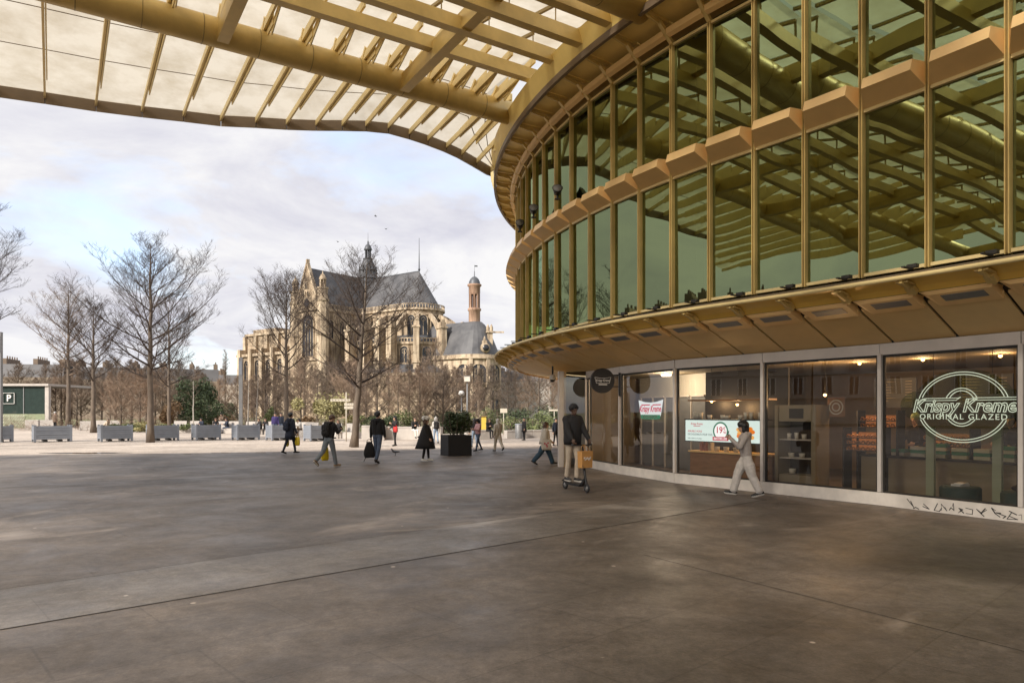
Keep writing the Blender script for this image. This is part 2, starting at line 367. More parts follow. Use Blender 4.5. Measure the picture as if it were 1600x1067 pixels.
pav = thing('pavilion', 'curved glass pavilion with gold mullions above a row of shop windows', 'building', (14, 20, 0))
def curve_band(mb, i0, i1, prof, step=.5):
    """sweep a closed profile of (offset, z) along the facade"""
    n = int(round((i1-i0)/step)); L = len(prof); vs = []; fs = []
    for k in range(n+1):
        i = i0+k*step
        vs += [Q(i, o, z) for o, z in prof]
    for k in range(n):
        for j in range(L): q = (j+1) % L; fs.append((k*L+j, k*L+q, (k+1)*L+q, (k+1)*L+j))
    fs.append(tuple(reversed(range(L)))); fs.append(tuple(range(n*L, (n+1)*L))); mb.add(vs, fs)
# floors and dark rooms behind the glass
def plan_in(off): return [Q(k, -off, 0) for k in range(I0-1, I1+1)]+[V(34, 46, 0), V(34, 2, 0)]
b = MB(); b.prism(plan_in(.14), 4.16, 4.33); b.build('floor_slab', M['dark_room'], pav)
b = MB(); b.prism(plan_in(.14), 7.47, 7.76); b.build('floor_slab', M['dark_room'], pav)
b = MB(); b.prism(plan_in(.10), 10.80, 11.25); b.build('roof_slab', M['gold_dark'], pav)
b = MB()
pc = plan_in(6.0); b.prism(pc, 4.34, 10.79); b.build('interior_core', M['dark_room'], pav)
for k in (-2.5, .6, 3.4, 6.5, 9.5, 13):
    for z0, z1 in ((4.34, 7.46), (7.77, 10.79)):
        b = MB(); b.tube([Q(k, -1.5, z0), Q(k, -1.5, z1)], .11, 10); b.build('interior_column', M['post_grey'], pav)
# glass, mullions, transom boxes, eave and soffit, one of each per bay
bays = list(range(I0, I1)); prng = random.Random(2)
for i in bays:
    e = .045/1.15
    for z0, z1 in ((Z1+.05, ZM0-.03), (ZM1+.02, ZT-.02)):
        ta, tb = prng.uniform(-.010, .010), prng.uniform(-.007, .007); b = MB(); b.quad(Q(i+e, ta-tb, z1), Q(i+1-e, ta+tb, z1), Q(i+1-e, tb-ta, z0), Q(i+e, -tb-ta, z0)); b.build('glass_pane', M['glass_up'], pav, recalc=False)
    # glazing bars along the bottom and top edges of the bay
    for z in (Z1, ZM0-.06, ZT-.03):
        b = MB(); b.hexa([Q(i+e, -.05, z), Q(i+1-e, -.05, z), Q(i+1-e, .07, z), Q(i+e, .07, z)], [Q(i+e, -.05, z+.06), Q(i+1-e, -.05, z+.06), Q(i+1-e, .07, z+.06), Q(i+e, .07, z+.06)])
        b.build('glazing_bar', M['gold_light'], pav)
    # transom box: splayed hopper, mitred at the ends
    b = MB(); g = .02
    lo = [Q(i+g, .07, ZM0), Q(i+1-g, .07, ZM0), Q(i+1-g, .07, ZM1+.1), Q(i+g, .07, ZM1+.1)]
    hi = [Q(i+.06, .50, ZM0+.20), Q(i+.80, .50, ZM0+.20), Q(i+.80, .44, ZM0+.40), Q(i+.06, .44, ZM0+.40)]
    b.hexa(lo, hi); b.build('transom_box', M['tan'], pav)
for i in range(I0, I1+1):
    b = MB(); n = N(i); n3 = V(n.x, n.y, 0); t = V(n.y, -n.x)
    rz = math.atan2(t.y, t.x)
    p = G(i)
    for s in (-.028, .028):
        q = p+t*s+n*.045; b.box((q.x, q.y, (Z1-.02+ZT+.1)/2), (.018, .12, ZT+.12-Z1), rz)
    b.mat(1); q = p+n*.02; b.box((q.x, q.y, (Z1+ZT)/2), (.036, .10, ZT-Z1), rz)
    b.build('mullion', [M['gold'], M['gold_dark']], pav)
    # eave bracket: arm reaching to the ring and a strut below it
    b = MB(); z = ZR
    a0, a1, a2 = Q(i, .06, z-.36), Q(i, .34, z-.10), Q(i, .92, z-.02)
    b.beam(Q(i, .20, z-.10), a2, .12, .07); b.beam(Q(i, .05, z-.55), Q(i, .48, z-.13), .10, .08); b.beam(Q(i, .48, z-.16), Q(i, .86, z-.06), .06, .10)
    b.build('eave_bracket', M['gold'], pav)
    # rim bracket under the lower ledge
    b = MB(); b.beam(Q(i, .46, 3.86), Q(i, .92, 4.02), .05, .10); b.beam(Q(i, .52, 3.86), Q(i, .66, 3.95), .15, .09); b.beam(Q(i, .64, 3.965), Q(i, .90, 4.0), .20, .03)
    b.build('rim_bracket', M['gold'], pav)
    b = MB(); c = Q(i, .55, 4.30); b.box(c, (.16, .10, .06), rz); b.box(Q(i, .72, 4.25), (.05, .3, .025), rz); b.build('cable_clamp', M['frame_dark'], pav)
for i in bays:
    # hexagonal duct at the head of the glass
    b = MB(); b.tube([Q(i+.04, .20, ZR-.33), Q(i+.96, .20, ZR-.33)], .125, 6, smooth=False); b.build('head_duct', M['tan'], pav)
    b = MB(); b.hexa([Q(i+.01, -.2, ZR-.08), Q(i+.99, -.2, ZR-.08), Q(i+.99, .90, ZR+.06), Q(i+.01, .90, ZR+.06)], [Q(i+.01, -.2, ZR-.02), Q(i+.99, -.2, ZR-.02), Q(i+.99, .90, ZR+.12), Q(i+.01, .90, ZR+.12)])
    b.build('eave_panel', M['eave'], pav)
    # lower ledge: curved gold panel between soffit and rim
    pr = [(.45, 3.865), (.56, 3.95), (.72, 4.005), (.91, 4.04)]
    b = MB()
    for (o0, z0), (o1, z1) in zip(pr[:-1], pr[1:]):
        b.hexa([Q(i+.015, o0, z0), Q(i+.985, o0, z0), Q(i+.985, o1, z1), Q(i+.015, o1, z1)], [Q(i+.015, o0, z0+.03), Q(i+.985, o0, z0+.03), Q(i+.985, o1, z1+.03), Q(i+.015, o1, z1+.03)])
    b.build('ledge_panel', M['ledge'], pav)
    # sloping soffit panel down to the shop front
    def inner(k):
        p = G(k)+N(k)*.12; h = shop_hit(p, -N(k)); return V(h.x, h.y, 3.20)
    a0, a1 = Q(i+.025, .12, 3.72), Q(i+.975, .12, 3.72); c1, c0 = inner(i+.975), inner(i+.025)
    up = V(0, 0, .04)
    b = MB(); b.hexa([a0, a1, c1, c0], [a0+up, a1+up, c1+up, c0+up]); b.build('soffit_panel', M['soffit'], pav)
    b = MB(); up2 = V(0, 0, .08); d0, d1 = Q(i-.06, .12, 3.76), Q(i+.06, .12, 3.76); e1, e0 = inner(i+.06), inner(i-.06); up3 = V(0, 0, .035)
    b.hexa([d0+up3, d1+up3, e1+up3, e0+up3], [d0+up2, d1+up2, e1+up2, e0+up2]); b.build('soffit_joint', M['frame_dark'], pav)
    # lamp hopper at the outer edge of the soffit
    b = MB()
    lo = [Q(i+.05, .04, 3.64), Q(i+.83, .04, 3.64), Q(i+.83, .45, 3.79), Q(i+.05, .45, 3.79)]
    hi = [Q(i+.03, .04, 3.84), Q(i+.97, .04, 3.84), Q(i+.97, .44, 3.86), Q(i+.03, .44, 3.86)]
    b.hexa(lo, hi); lamp = b.build('soffit_lamp', M['tan'], pav)
    b = MB(); lo = [Q(i+.16, .20, 3.6985), Q(i+.70, .20, 3.6985), Q(i+.70, .39, 3.768), Q(i+.16, .39, 3.768)]
    b.hexa([p-V(0, 0, .006) for p in lo], [p+V(0, 0, .02) for p in lo]); o = b.build('diffuser', M['post_grey'], pav); o.parent = lamp
    o.matrix_parent_inverse = Matrix.Identity(4)
b = MB(); curve_band(b, I0-2, I1, [(.90, ZR-.08), (1.0, ZR-.08), (1.0, ZR+.10), (.90, ZR+.10)]); b.build('eave_ring', M['bronze'], pav)
b = MB(); curve_band(b, I0-2, I1, [(.93, ZR+.10), (.97, ZR+.10), (1.08, ZR+.42), (1.16, ZR+.62), (1.12, ZR+.62), (1.02, ZR+.40)]); b.build('eave_fairing', M['eave'], pav)
b = MB(); k = (I1-I0)*2; b.tube([Q(I0+j*.5, .95, 4.06) for j in range(k+1)], .042, 8); b.build('rim', M['gold_light'], pav)
b = MB(); curve_band(b, I0, I1, [(.09, 4.22), (.88, 4.10), (.88, 4.13), (.09, 4.30)]); b.build('ledge_top', M['bronze'], pav)

# ---------------------------------------------------------------- shop front
def shop_frame(w):                     # left-to-right inside a window seen from outside: t=0 at the far mullion, t=1 at the near one
    a, b_ = SHOP[w+1], SHOP[w]; d = (b_-a); L = d.length; d = d/L; return a, d, V(d.y, -d.x), L     # third: outward normal
def SP(w, t, inset, z):
    a, d, n, L = shop_frame(w)
    if n.dot(V(-.85, -.5)) < 0: n = -n
    p = a+d*(L*t)-n*inset; return V(p.x, p.y, z)
for w in range(len(SHOP)-1):
    b = MB(); b.hexa([SP(w, 0, -.06, 0), SP(w, 1, -.06, 0), SP(w, 1, .2, 0), SP(w, 0, .2, 0)], [SP(w, 0, -.06, .25), SP(w, 1, -.06, .25), SP(w, 1, .2, .25), SP(w, 0, .2, .25)])
    b.build('window_plinth', M['sill'], pav)
    b = MB(); b.hexa([SP(w, .003, -.05, 2.97), SP(w, .997, -.05, 2.97), SP(w, .997, .2, 2.97), SP(w, .003, .2, 2.97)], [SP(w, .003, -.05, 3.19), SP(w, .997, -.05, 3.19), SP(w, .997, .2, 3.19), SP(w, .003, .2, 3.19)])
    b.build('window_head', M['alu'], pav)
    b = MB(); b.quad(SP(w, .02, .0, .25), SP(w, .98, .0, .25), SP(w, .98, .0, 2.97), SP(w, .02, .0, 2.97)); pane = b.build('shop_window', M['glass_shop'], pav, recalc=False)
    b = MB()
    for t0, t1, z0, z1 in ((.018, .034, .25, 2.97), (.966, .982, .25, 2.97), (.034, .966, .25, .285), (.034, .966, 2.92, 2.97)):
        b.hexa([SP(w, t0, -.012, z0), SP(w, t1, -.012, z0), SP(w, t1, .03, z0), SP(w, t0, .03, z0)], [SP(w, t0, -.012, z1), SP(w, t1, -.012, z1), SP(w, t1, .03, z1), SP(w, t0, .03, z1)])
    o = b.build('gasket', M['frame_dark'], pav); o.parent = pane; o.matrix_parent_inverse = Matrix.Identity(4)
for k, p in enumerate(SHOP):
    a = SHOP[max(k-1, 0)]; c = SHOP[min(k+1, len(SHOP)-1)]; t = (c-a).normalized(); rz = math.atan2(t.y, t.x)
    b = MB(); b.box((p.x, p.y, 1.62), (.075, .15, 2.72), rz); b.build('shop_mullion', M['alu'], pav)
# corner post and the return wall behind it
b = MB(); b.box((POST.x, POST.y, 1.6), (.14, .14, 3.2), .2); b.box((POST.x+.09, POST.y+.03, 1.6), (.05, .10, 3.2), .2); b.build('corner_post', M['alu'], pav)
b = MB(); b.quad((POST.x+.12, POST.y, .1), (2.48, 23.6, .1), (2.48, 23.6, 3.0), (POST.x+.12, POST.y, 3.0)); b.build('shop_window', M['glass_shop'], pav, recalc=False)
RET = [POST+V(0, .1), V(1.85, 27), V(3.4, 31.5), V(6.2, 35.5), V(11, 40), V(20, 44)]
for a, c in zip(RET[:-1], RET[1:]):
    b = MB(); d = (c-a).normalized(); n = V(d.y, -d.x)
    b.prism([a, c, c+n*.2, a+n*.2], 0, 3.2); b.build('return_wall', M['soffit'], pav)
# shop room: floor, ceiling, back wall
M['shop_floor'] = material('shop_floor', (.15, .12, .10), .4, 0, .12, 2)
M['shop_ceil'] = material('shop_ceiling', (.30, .24, .15), .8)
M['shop_wall'] = material('shop_wall', (.34, .26, .17), .7, 0, .15, 1)
M['wood'] = material('counter_wood', (.28, .15, .075), .5, 0, .18, 3, stretch=(1, 1, 6))
back = [V(18.5, 9), V(15.2, 14), V(13.2, 17.2), V(11.4, 20), V(9.6, 23), V(8.6, 27)]
room = [p+V(.10, .06) for p in SHOP]+[V(2.6, 23.8), V(3.0, 27)]+[p for p in reversed(back)]
b = MB(); b.prism(room, 0.0, .06); b.build('shop_floor', M['shop_floor'], pav)
b = MB(); b.prism(room, 3.0, 3.15); b.build('shop_ceiling', M['shop_ceil'], pav)
b = MB()
for a, c in zip(back[:-1], back[1:]):
    d = (c-a).normalized(); n = V(d.y, -d.x); b.prism([a, c, c+n*.15, a+n*.15], .06, 3.0)
b.prism([V(2.7, 23.9), V(8.6, 27), V(8.6, 27.15), V(2.7, 24.05)], .06, 3.0)
b.prism([V(12.3, 5.1), V(18.5, 9), V(18.5, 9.15), V(12.3, 5.25)], .06, 3.0)
b.build('shop_wall', M['shop_wall'], pav)
# graffiti scrawl on the plinth of the nearest window
M['graffiti'] = material('black_spray_paint', (.02, .018, .018), .7)
rng = random.Random(11)
for j in range(15):
    b = MB()
    t0 = .22+j*.053+rng.uniform(-.012, .012)
    pts = [(t0, .04), (t0+rng.uniform(-.005, .02), .22), (t0+.018+rng.uniform(0, .02), rng.uniform(.13, .22)), (t0+.012, rng.uniform(.08, .14)), (t0+.040, rng.uniform(.10, .2)), (t0+.046, rng.uniform(.02, .06))]
    hk = rng.uniform(.45, 1.0); zo = rng.uniform(0, .04); pts = [(t0+(t-t0)*rng.uniform(.7, 1.5), min(.235, zo+z*hk)) for t, z in pts]; rng.shuffle(pts); pts = pts[:rng.choice((3, 4, 5, 6))]
    if j == 3: continue
    a_, d_, n_, L_ = shop_frame(3)
    for (t, z), (t2, z2) in zip(pts[:-1], pts[1:]):
        w_ = rng.uniform(.003, .009)/L_; h_ = rng.uniform(.003, .008)
        b.hexa([SP(3, t-w_, -.061, z-h_), SP(3, t+w_, -.061, z-h_), SP(3, t+w_, -.061, z+h_), SP(3, t-w_, -.061, z+h_)], [SP(3, t2-w_, -.063, z2-h_), SP(3, t2+w_, -.063, z2-h_), SP(3, t2+w_, -.063, z2+h_), SP(3, t2-w_, -.063, z2+h_)])
    b.build('graffiti', M['graffiti'], pav)


# ---------------------------------------------------------------- the big roof
UA = V(.838, .5457); UB = V(-.5457, .838); UO = V(.13, 23.88)
def UV(u, v, z): p = UO+UA*u+UB*v; return V(p.x, p.y, z-.0040*max(0, -u-15)**2)      # the roof sweeps down on the left
def bar(b, u0, u1, v, z, w, h):
    n = max(1, int((u1-u0)/2.5))
    for j in range(n): b.beam(UV(u0+(u1-u0)*j/n, v, z), UV(u0+(u1-u0)*(j+1)/n+(.004 if j < n-1 else 0), v, z), w, h)
def uv_of(p): q = V(p[0], p[1])-UO; return q.dot(UA), q.dot(UB)
def u_end(v, u0=-30, lim=30):         # where a line parallel to the tube meets the pavilion eave
    u = u0
    while u < lim:
        p = UO+UA*u+UB*v
        if inside(p.x, p.y): return u
        u += .05
    return lim
roof = thing('canopy_roof', 'huge gold canopy roof of milky glass on tubular beams over the forecourt', 'canopy', (-10, 15, 0))
U_L = -31
EJ = [(70, 163), (150, 175), (222, 184), (287, 191), (345, 198), (400, 200.5), (448, 203.5), (494, 205), (535, 205.3), (572, 206), (607, 209.5), (640, 218.5), (669, 228), (698, 239), (722, 250), (745, 263), (767, 276)]
def edge_z(k, n): return 11.62-.42*max(0, (k-8)/(n-9))**1.5 if k > 8 else 11.62
edge = []
for k, (x, y) in enumerate(EJ):
    z = edge_z(k, len(EJ)); d = FOC*(z-EYE)/(HOR-y); edge.append(V((x-800)*d/FOC, d, z))
dl = (edge[0]-edge[2])/2; left = []; p = edge[0].copy(); ang = 0
for k in range(11):
    ang += R(.9 if k < 12 else .2); q = Matrix.Rotation(ang, 3, 'Z')@dl; p = p+V(q.x, q.y, 0); left.append(p.copy())
edge = left[::-1]+edge
zp0 = 12.62
def zp(v, vE, zE): return zp0+(zE+.38-zp0)*max(0, v)/vE
fins = []
for k, E in enumerate(edge):
    u, vE = uv_of(E)
    v0 = -2.5
    v = vE-.1
    while v > v0:
        q = UO+UA*u+UB*v
        if inside(q.x, q.y): v0 = v+.05; break
        v -= .05
    fins.append((u, vE, v0, E.z))
for k, (u, vE, v0, zE) in enumerate(fins):
    b = MB(); vm = vE-min(1.5, .28*vE); vs = max(v0, -.9)
    w = .045
    def plate(va, vb, da, db, u_, w_):
        P = []
        for v_, d_ in ((va, da), (vb, db)):
            z_ = zp(v_, vE, zE); P.append([UV(u_-w_/2, v_, z_-d_), UV(u_+w_/2, v_, z_-d_), UV(u_+w_/2, v_, z_-.02), UV(u_-w_/2, v_, z_-.02)])
        b.hexa(P[0], P[1])
    if v0 < vE-.3:
        plate(v0, vE, .24, .2, u, .06)
        b.mat(1)
        if v0 < vm-.2: plate(vs if vs > v0 else v0, vm, .54, .33, u+.065, .035)
        b.mat(0)
        b.build('roof_fin', [M['gold_light'], M['gold_light']], roof)
for k in range(len(fins)-1):
    (u0, e0, s0, z0), (u1, e1, s1, z1) = fins[k], fins[k+1]
    b = MB(); fr = [0, .25, .5, .72, 1] if k > 0 else [0, .5, 1]
    for f0, f1 in zip(fr[:-1], fr[1:]):
        def P(f, u, e, s, z): v_ = s+(e-s)*f; return UV(u, v_, zp(v_, e, z))
        b.quad(P(f0, u0, e0, s0, z0), P(f0, u1, e1, s1, z1), P(f1, u1, e1, s1, z1), P(f1, u0, e0, s0, z0))
    pan = b.build('roof_panel', M['milk'], roof, recalc=False)
    b = MB()
    for f in (.5, .72):
        a = UV(u0, s0+(e0-s0)*f, zp(s0+(e0-s0)*f, e0, z0)-.012); c = UV(u1, s1+(e1-s1)*f, zp(s1+(e1-s1)*f, e1, z1)-.012); b.beam(a, c, .03, .012)
    o = b.build('panel_joint', M['bronze'], roof); o.parent = pan; o.matrix_parent_inverse = Matrix.Identity(4)
    A, B = edge[k], edge[k+1]; t = (B-A); t2 = V(t.x, t.y, 0).normalized(); n = V(-t2.y, t2.x, 0); gsh = t.normalized()*.012
    A2 = A+gsh; B2 = B-gsh
    b = MB(); b.hexa([A2, B2, B2+n*.22+V(0, 0, .10), A2+n*.22+V(0, 0, .10)], [A2+V(0, 0, .40), B2+V(0, 0, .40), B2+n*.22+V(0, 0, .42), A2+n*.22+V(0, 0, .42)])
    b.build('roof_fascia', M['bronze'], roof)
# tubes
tubes = [(0, 11.9, .37)]+[(-7.6-7.4*j, 11.55, .45) for j in range(4)]
for v, z, r in tubes:
    ue = u_end(v)+.25; b = MB(); n = int((ue-U_L)/1.6); pts = [UV(U_L+(ue-U_L)*j/n, v, z) for j in range(n+1)]
    b.tube(pts, r, 28)
    o = b.build('tube_beam', M['gold'], roof)
    s = MB()
    u = ue-1.4
    while u > U_L+1:
        s.tube([UV(u-.012, v, z), UV(u+.012, v, z)], r+.006, 28); u -= 1.42
    q = s.build('weld_ring', M['gold_dark'], roof); q.parent = o; q.matrix_parent_inverse = Matrix.Identity(4)
    # short posts standing on the tube below the fins
    if v == 0:
        for (u, vE, v0, zE) in fins:
            if u < ue-.6 and u > -28:
                s = MB(); s.beam(UV(u-.02, -.05, z+r-.06), UV(u-.02, -.35, 12.5), .045, .10, up=(UB.x, UB.y, 0)); s.beam(UV(u+.09, -.6, 12.02), UV(u+.09, -1.6, 12.42), .03, .22)
                s.build('tube_post', M['gold_light'], roof)
# beams across
beam_v = [(-2.28, 11.9), (-3.95, 11.66), (-5.4, 11.46)]
vv = -6.65
while vv > -33: beam_v.append((vv, 11.4)); vv -= 2.3
kb = 0
for v, z in beam_v:
    ue = u_end(v)+.12; b = MB(); b.beam(UV(-15, v, z+.17), UV(ue, v, z+.17), .26, .34); bar(b, U_L, -15, v, z+.17, .26, .34); b.build('roof_beam', M['gold'], roof)
# rafters and panel rows between the beams
rows = [-2.4]+[v for v, z in beam_v[1:]]
for r0, r1 in zip(rows[:-1], rows[1:]):
    ue = max(u_end(r0), u_end(r1))+.3; b = MB(); s = MB(); u = ue; k = 0
    while u > U_L+1.5:
        us = 1.4 if r0 > -6 else 1.87; b.quad(UV(u, r0, 12.62), UV(u-us, r0, 12.62), UV(u-us, r1-.12, 12.36), UV(u, r1-.12, 12.36))
        s.beam(UV(u, r0, 12.56), UV(u, r1, 12.31), .08, .08)
        s.beam(UV(u, r1+.02, 11.9), UV(u, r1+.02, 12.3), .03, .06)
        u -= 1.42 if r0 > -6 else 1.9
    b.build('roof_panel', M['milk' if r0 > -6 else 'milk_bright'], roof, recalc=False); s.build('roof_rafter', M['gold_dark'], roof)
# deep cross beams from tube to tube
for u in (-4.2, -9.4, -14.6, -19.8, -25, -30.2):
    pts = [(-.25, 11.85), (-7.6, 12.25)] 
    b = MB(); b.beam(UV(u, -.2, 11.80), UV(u, -7.5, 12.05), .30, .46); b.build('cross_beam', M['gold'], roof)
    for j in range(3):
        va = -7.7-7.4*j; b = MB(); b.beam(UV(u+2.6*((j+1) % 2), va, 11.75), UV(u+2.6*((j+1) % 2), va-7.3, 11.95), .30, .46)
        if not inside(*[c for c in UV(u+2.6*((j+1) % 2), va-7, 0)[:2]]): b.build('cross_beam', M['gold'], roof)
# ---------------------------------------------------------------- lettering
def text_mb(mb, body, size, place, shear=0.0, bold=0.0, outline=0.0, align='CENTER', depth=.004, sx=1.0, spacing=1.0):
    """adds built lettering; place(x, y, d) turns sheet coordinates into a world point (d = out of the sheet)"""
    cu = bpy.data.curves.new('t', 'FONT'); cu.body = body; cu.size = size; cu.align_x = align; cu.align_y = 'CENTER'; cu.shear = shear
    cu.space_character = spacing; cu.resolution_u = 3
    if outline: cu.fill_mode = 'NONE'; cu.bevel_depth = outline; cu.bevel_resolution = 1; cu.offset = bold
    else: cu.extrude = depth/2; cu.offset = bold
    o = bpy.data.objects.new('t', cu); COL.objects.link(o)
    dg = bpy.context.evaluated_depsgraph_get(); me = bpy.data.meshes.new_from_object(o.evaluated_get(dg))
    mb.add([place(v.co.x*sx, v.co.y, v.co.z) for v in me.vertices], [tuple(p.vertices) for p in me.polygons])
    bpy.data.objects.remove(o); bpy.data.curves.remove(cu); bpy.data.meshes.remove(me)
M['neon'] = emitter('pale_neon', (.72, .80, .62), .55)
M['red'] = material('red_sign', (.50, .03, .05), .5); M['sign_glow'] = emitter('backlit_white', (.80, .86, .88), .55)
M['red_bright'] = material('printed_red', (.55, .03, .06), .5)
M['green_sign'] = material('green_sign', (.03, .22, .12), .5)
M['screen'] = emitter('screen_light', (.72, .86, .82), .62)
M['screen_red'] = emitter('screen_red', (.60, .05, .09), .55)
M['screen_green'] = emitter('screen_green', (.03, .22, .13), .5)
M['screen_orange'] = emitter('screen_orange', (.85, .22, .03), .6)
M['screen_dark'] = emitter('screen_grey', (.20, .24, .26), .5)
M['screen_white'] = emitter('screen_white', (.9, .9, .9), .7)
M['bulb'] = emitter('warm_bulb', (1, .50, .16), 9)
M['tray_glow'] = emitter('lit_tray', (.9, .28, .07), .16)
M['ring_dough'] = material('glazed_dough', (.42, .16, .04), .35, 0, .3, 6)
M['cup'] = material('paper_cup', (.62, .58, .50), .5, 0, .06)
M['cup_shop'] = material('cabinet_paint', (.30, .25, .17), .6, 0, .08, 2)
M['shelf_dark'] = material('shelf_dark', (.02, .02, .022), .5)
M['pale_green'] = material('pale_green_paint', (.34, .38, .26), .5, 0, .05)
M['dark_green'] = material('dark_green_fabric', (.02, .05, .045), .7, 0, .2)
M['neon_back'] = glass_sheet('green_tinted_disc', (.50, .60, .36), 1.4)
M['pink'] = material('pink_paper', (.55, .28, .26), .6, 0, .15)

# neon sign hanging inside the nearest window
def pane_px(w, px, py, inset):         # the point on window w's plane, set back by inset, seen at a picture point
    a, d, n, L = shop_frame(w)
    if n.dot(V(-.85, -.5)) < 0: n = -n
    p0 = a-n*inset; rx = (px-800)/FOC           # X = rx*d_, Y = d_
    # p0 + d*s = (rx*Y, Y)
    s = (rx*p0.y-p0.x)/(d.x-rx*d.y); q = p0+d*s
    return V(q.x, q.y, EYE+(HOR-py)*q.y/FOC), s/L
def sheet_place(w, c, inset, k=1.0):
    a, d, n, L = shop_frame(w)
    if n.dot(V(-.85, -.5)) < 0: n = -n
    def f(x, y, z=0): p = V(c.x, c.y)+d*(x*k)+n*z; return V(p.x, p.y, c.z+y*k)
    return f
cN, _ = pane_px(3, 1502, 635, .16); fN = sheet_place(3, cN, 0, 1.15)
neon = thing('neon_sign', 'large oval neon sign with script lettering behind the nearest shop window', 'sign', cN)
b = MB()
E1 = [(.80*math.cos(2*PI*k/48), .62*math.sin(2*PI*k/48)) for k in range(48)]
b.poly([fN(x*1.02, y*.99-.02, -.03) for x, y in E1]); b.poly([fN(.70+.33*math.cos(2*PI*k/24), .04+.22*math.sin(2*PI*k/24), -.036) for k in range(24)])
b.poly([fN(-.72+.30*math.cos(2*PI*k/24), .02+.24*math.sin(2*PI*k/24), -.036) for k in range(24)])
b.build('backing_disc', M['neon_back'], neon, recalc=False)
b = MB()
for rx, ry in ((.70, .555), (.655, .515), (.27, .30), (.22, .26)):
    for s in (1, -1):
        lim = .10 if s > 0 else -.17
        pts = []
        for k in range(61):
            a = PI*k/60*s; x, y = rx*math.cos(a), ry*math.sin(a)-.01
            if (s > 0 and y > .13) or (s < 0 and y < -.19): pts.append(fN(x, y))
        if len(pts) > 2: b.tube(pts, .0075, 6)
b.build('neon_ring', M['neon'], neon)
b = MB(); text_mb(b, 'Krispy Kreme', .285, lambda x, y, z: fN(x, y+.005, z), shear=.25, outline=.0065, sx=.98, bold=.004)
for x0, x1 in ((-.60, -.05), (.17, .93)):
    b.tube([fN(x0-.10, .06), fN(x0-.05, .115), fN(x0+.03, .135), fN(x1, .135), fN(x1+.04, .15)], .006, 6); b.tube([fN(x0, .098), fN(x1-.03, .10), fN(x1+.04, .15)], .006, 6)
b.build('lettering', M['neon'], neon)
b = MB(); text_mb(b, 'ORIGINAL GLAZED', .125, lambda x, y, z: fN(x, y-.165, z), sx=1.05, spacing=1.22); b.build('lettering', M['neon'], neon)
b = MB()
for x in (-.45, .45): b.tube([fN(x, .50, -.02), fN(x, 2.99-cN.z, -.02)], .004, 5)
b.build('hanging_wire', M['frame_dark'], neon)

# bow-tie window sign
cB, _ = pane_px(6, 1016, 640, .10); fB = sheet_place(6, cB, 0)
bow = thing('window_sign', 'white bow tie sign with red script and green band in a shop window', 'sign', cB)
WB = .62; HB = .26
top = [(-WB, .27), (-.3, .215), (0, .20), (.3, .215), (WB, .27)]; bot = [(.50, -.17), (0, -.17), (-.50, -.17)]
b = MB(); b.poly([fB(x, y, 0) for x, y in reversed(top+bot)]); b.hexa([fB(x, y, -.02) for x, y in top+bot], [fB(x, y, -.002) for x, y in top+bot]); b.build('sign_panel', M['sign_glow'], bow)
b = MB(); pts = [(-.50, -.14), (.50, -.14), (.48, -.25), (.30, -.265), (-.30, -.265), (-.48, -.25)]; b.hexa([fB(x, y, -.012) for x, y in pts], [fB(x, y, .006) for x, y in pts]); b.build('sign_band', M['screen_green'], bow)
b = MB(); text_mb(b, 'Krispy Kreme', .245, lambda x, y, z: fB(x, y+.02, z+.008), shear=.25, bold=.006, sx=.80)
for x0, x1 in ((-.46, -.02), (.13, .53)): b.hexa([fB(x0, .118, .004), fB(x1, .118, .004), fB(x1+.02, .152, .004), fB(x0+.02, .152, .004)], [fB(x0, .118, .012), fB(x1, .118, .012), fB(x1+.02, .152, .012), fB(x0+.02, .152, .012)])
b.build('lettering', M['screen_red'], bow)
b = MB(); text_mb(b, 'DOUGHNUTS', .10, lambda x, y, z: fB(x, y-.205, z+.012), bold=.002, sx=1.05, spacing=1.2); b.build('lettering', M['white'], bow)

# round black projecting sign
pm = SHOP[7]; nm = V(-.93, -.37); cR = V(2.66, 20.75, 2.76); ax = V(.37, -.93)      # disc faces along the facade
ax = V(.22, -.975); sd = V(.975, .22)
rs = thing('projecting_sign', 'round black sign sticking out from the shop front under the soffit', 'sign', cR)
def fR(x, y, z=0): p = V(cR.x, cR.y)+sd*x+ax*z; return V(p.x, p.y, cR.z+y)
b = MB(); n = 40
C0 = [(.365*math.cos(2*PI*k/n), .365*math.sin(2*PI*k/n)) for k in range(n)]
b.hexa([fR(x, y, -.05) for x, y in C0], [fR(x, y, .05) for x, y in C0]); b.build('sign_disc', M['black'], rs)
b = MB(); bt = [(-.25, .10), (-.1, .075), (.1, .075), (.25, .10), (.20, -.075), (-.20, -.075)]
for (x, y), (x2, y2) in zip(bt, bt[1:]+bt[:1]): b.beam(fR(x, y, .054), fR(x2, y2, .054), .01, .012, up=(ax.x, ax.y, 0))
text_mb(b, 'Krispy Kreme', .098, lambda x, y, z: fR(x, y+.005, z+.054), shear=.25, bold=.002, sx=.78)
b.beam(fR(-.13, -.115, .054), fR(.13, -.115, .054), .03, .02, up=(ax.x, ax.y, 0))
b.build('lettering', M['white'], rs)
b = MB()
for dz in (.17, -.17): b.beam((cR.x+.2, cR.y+.05, cR.z+dz), (pm.x-.05, pm.y-.1, cR.z+dz), .03, .03)
b.beam((pm.x-.06, pm.y-.12, 2.3), (pm.x-.06, pm.y-.12, 3.0), .06, .06)
b.build('bracket', M['black'], rs)

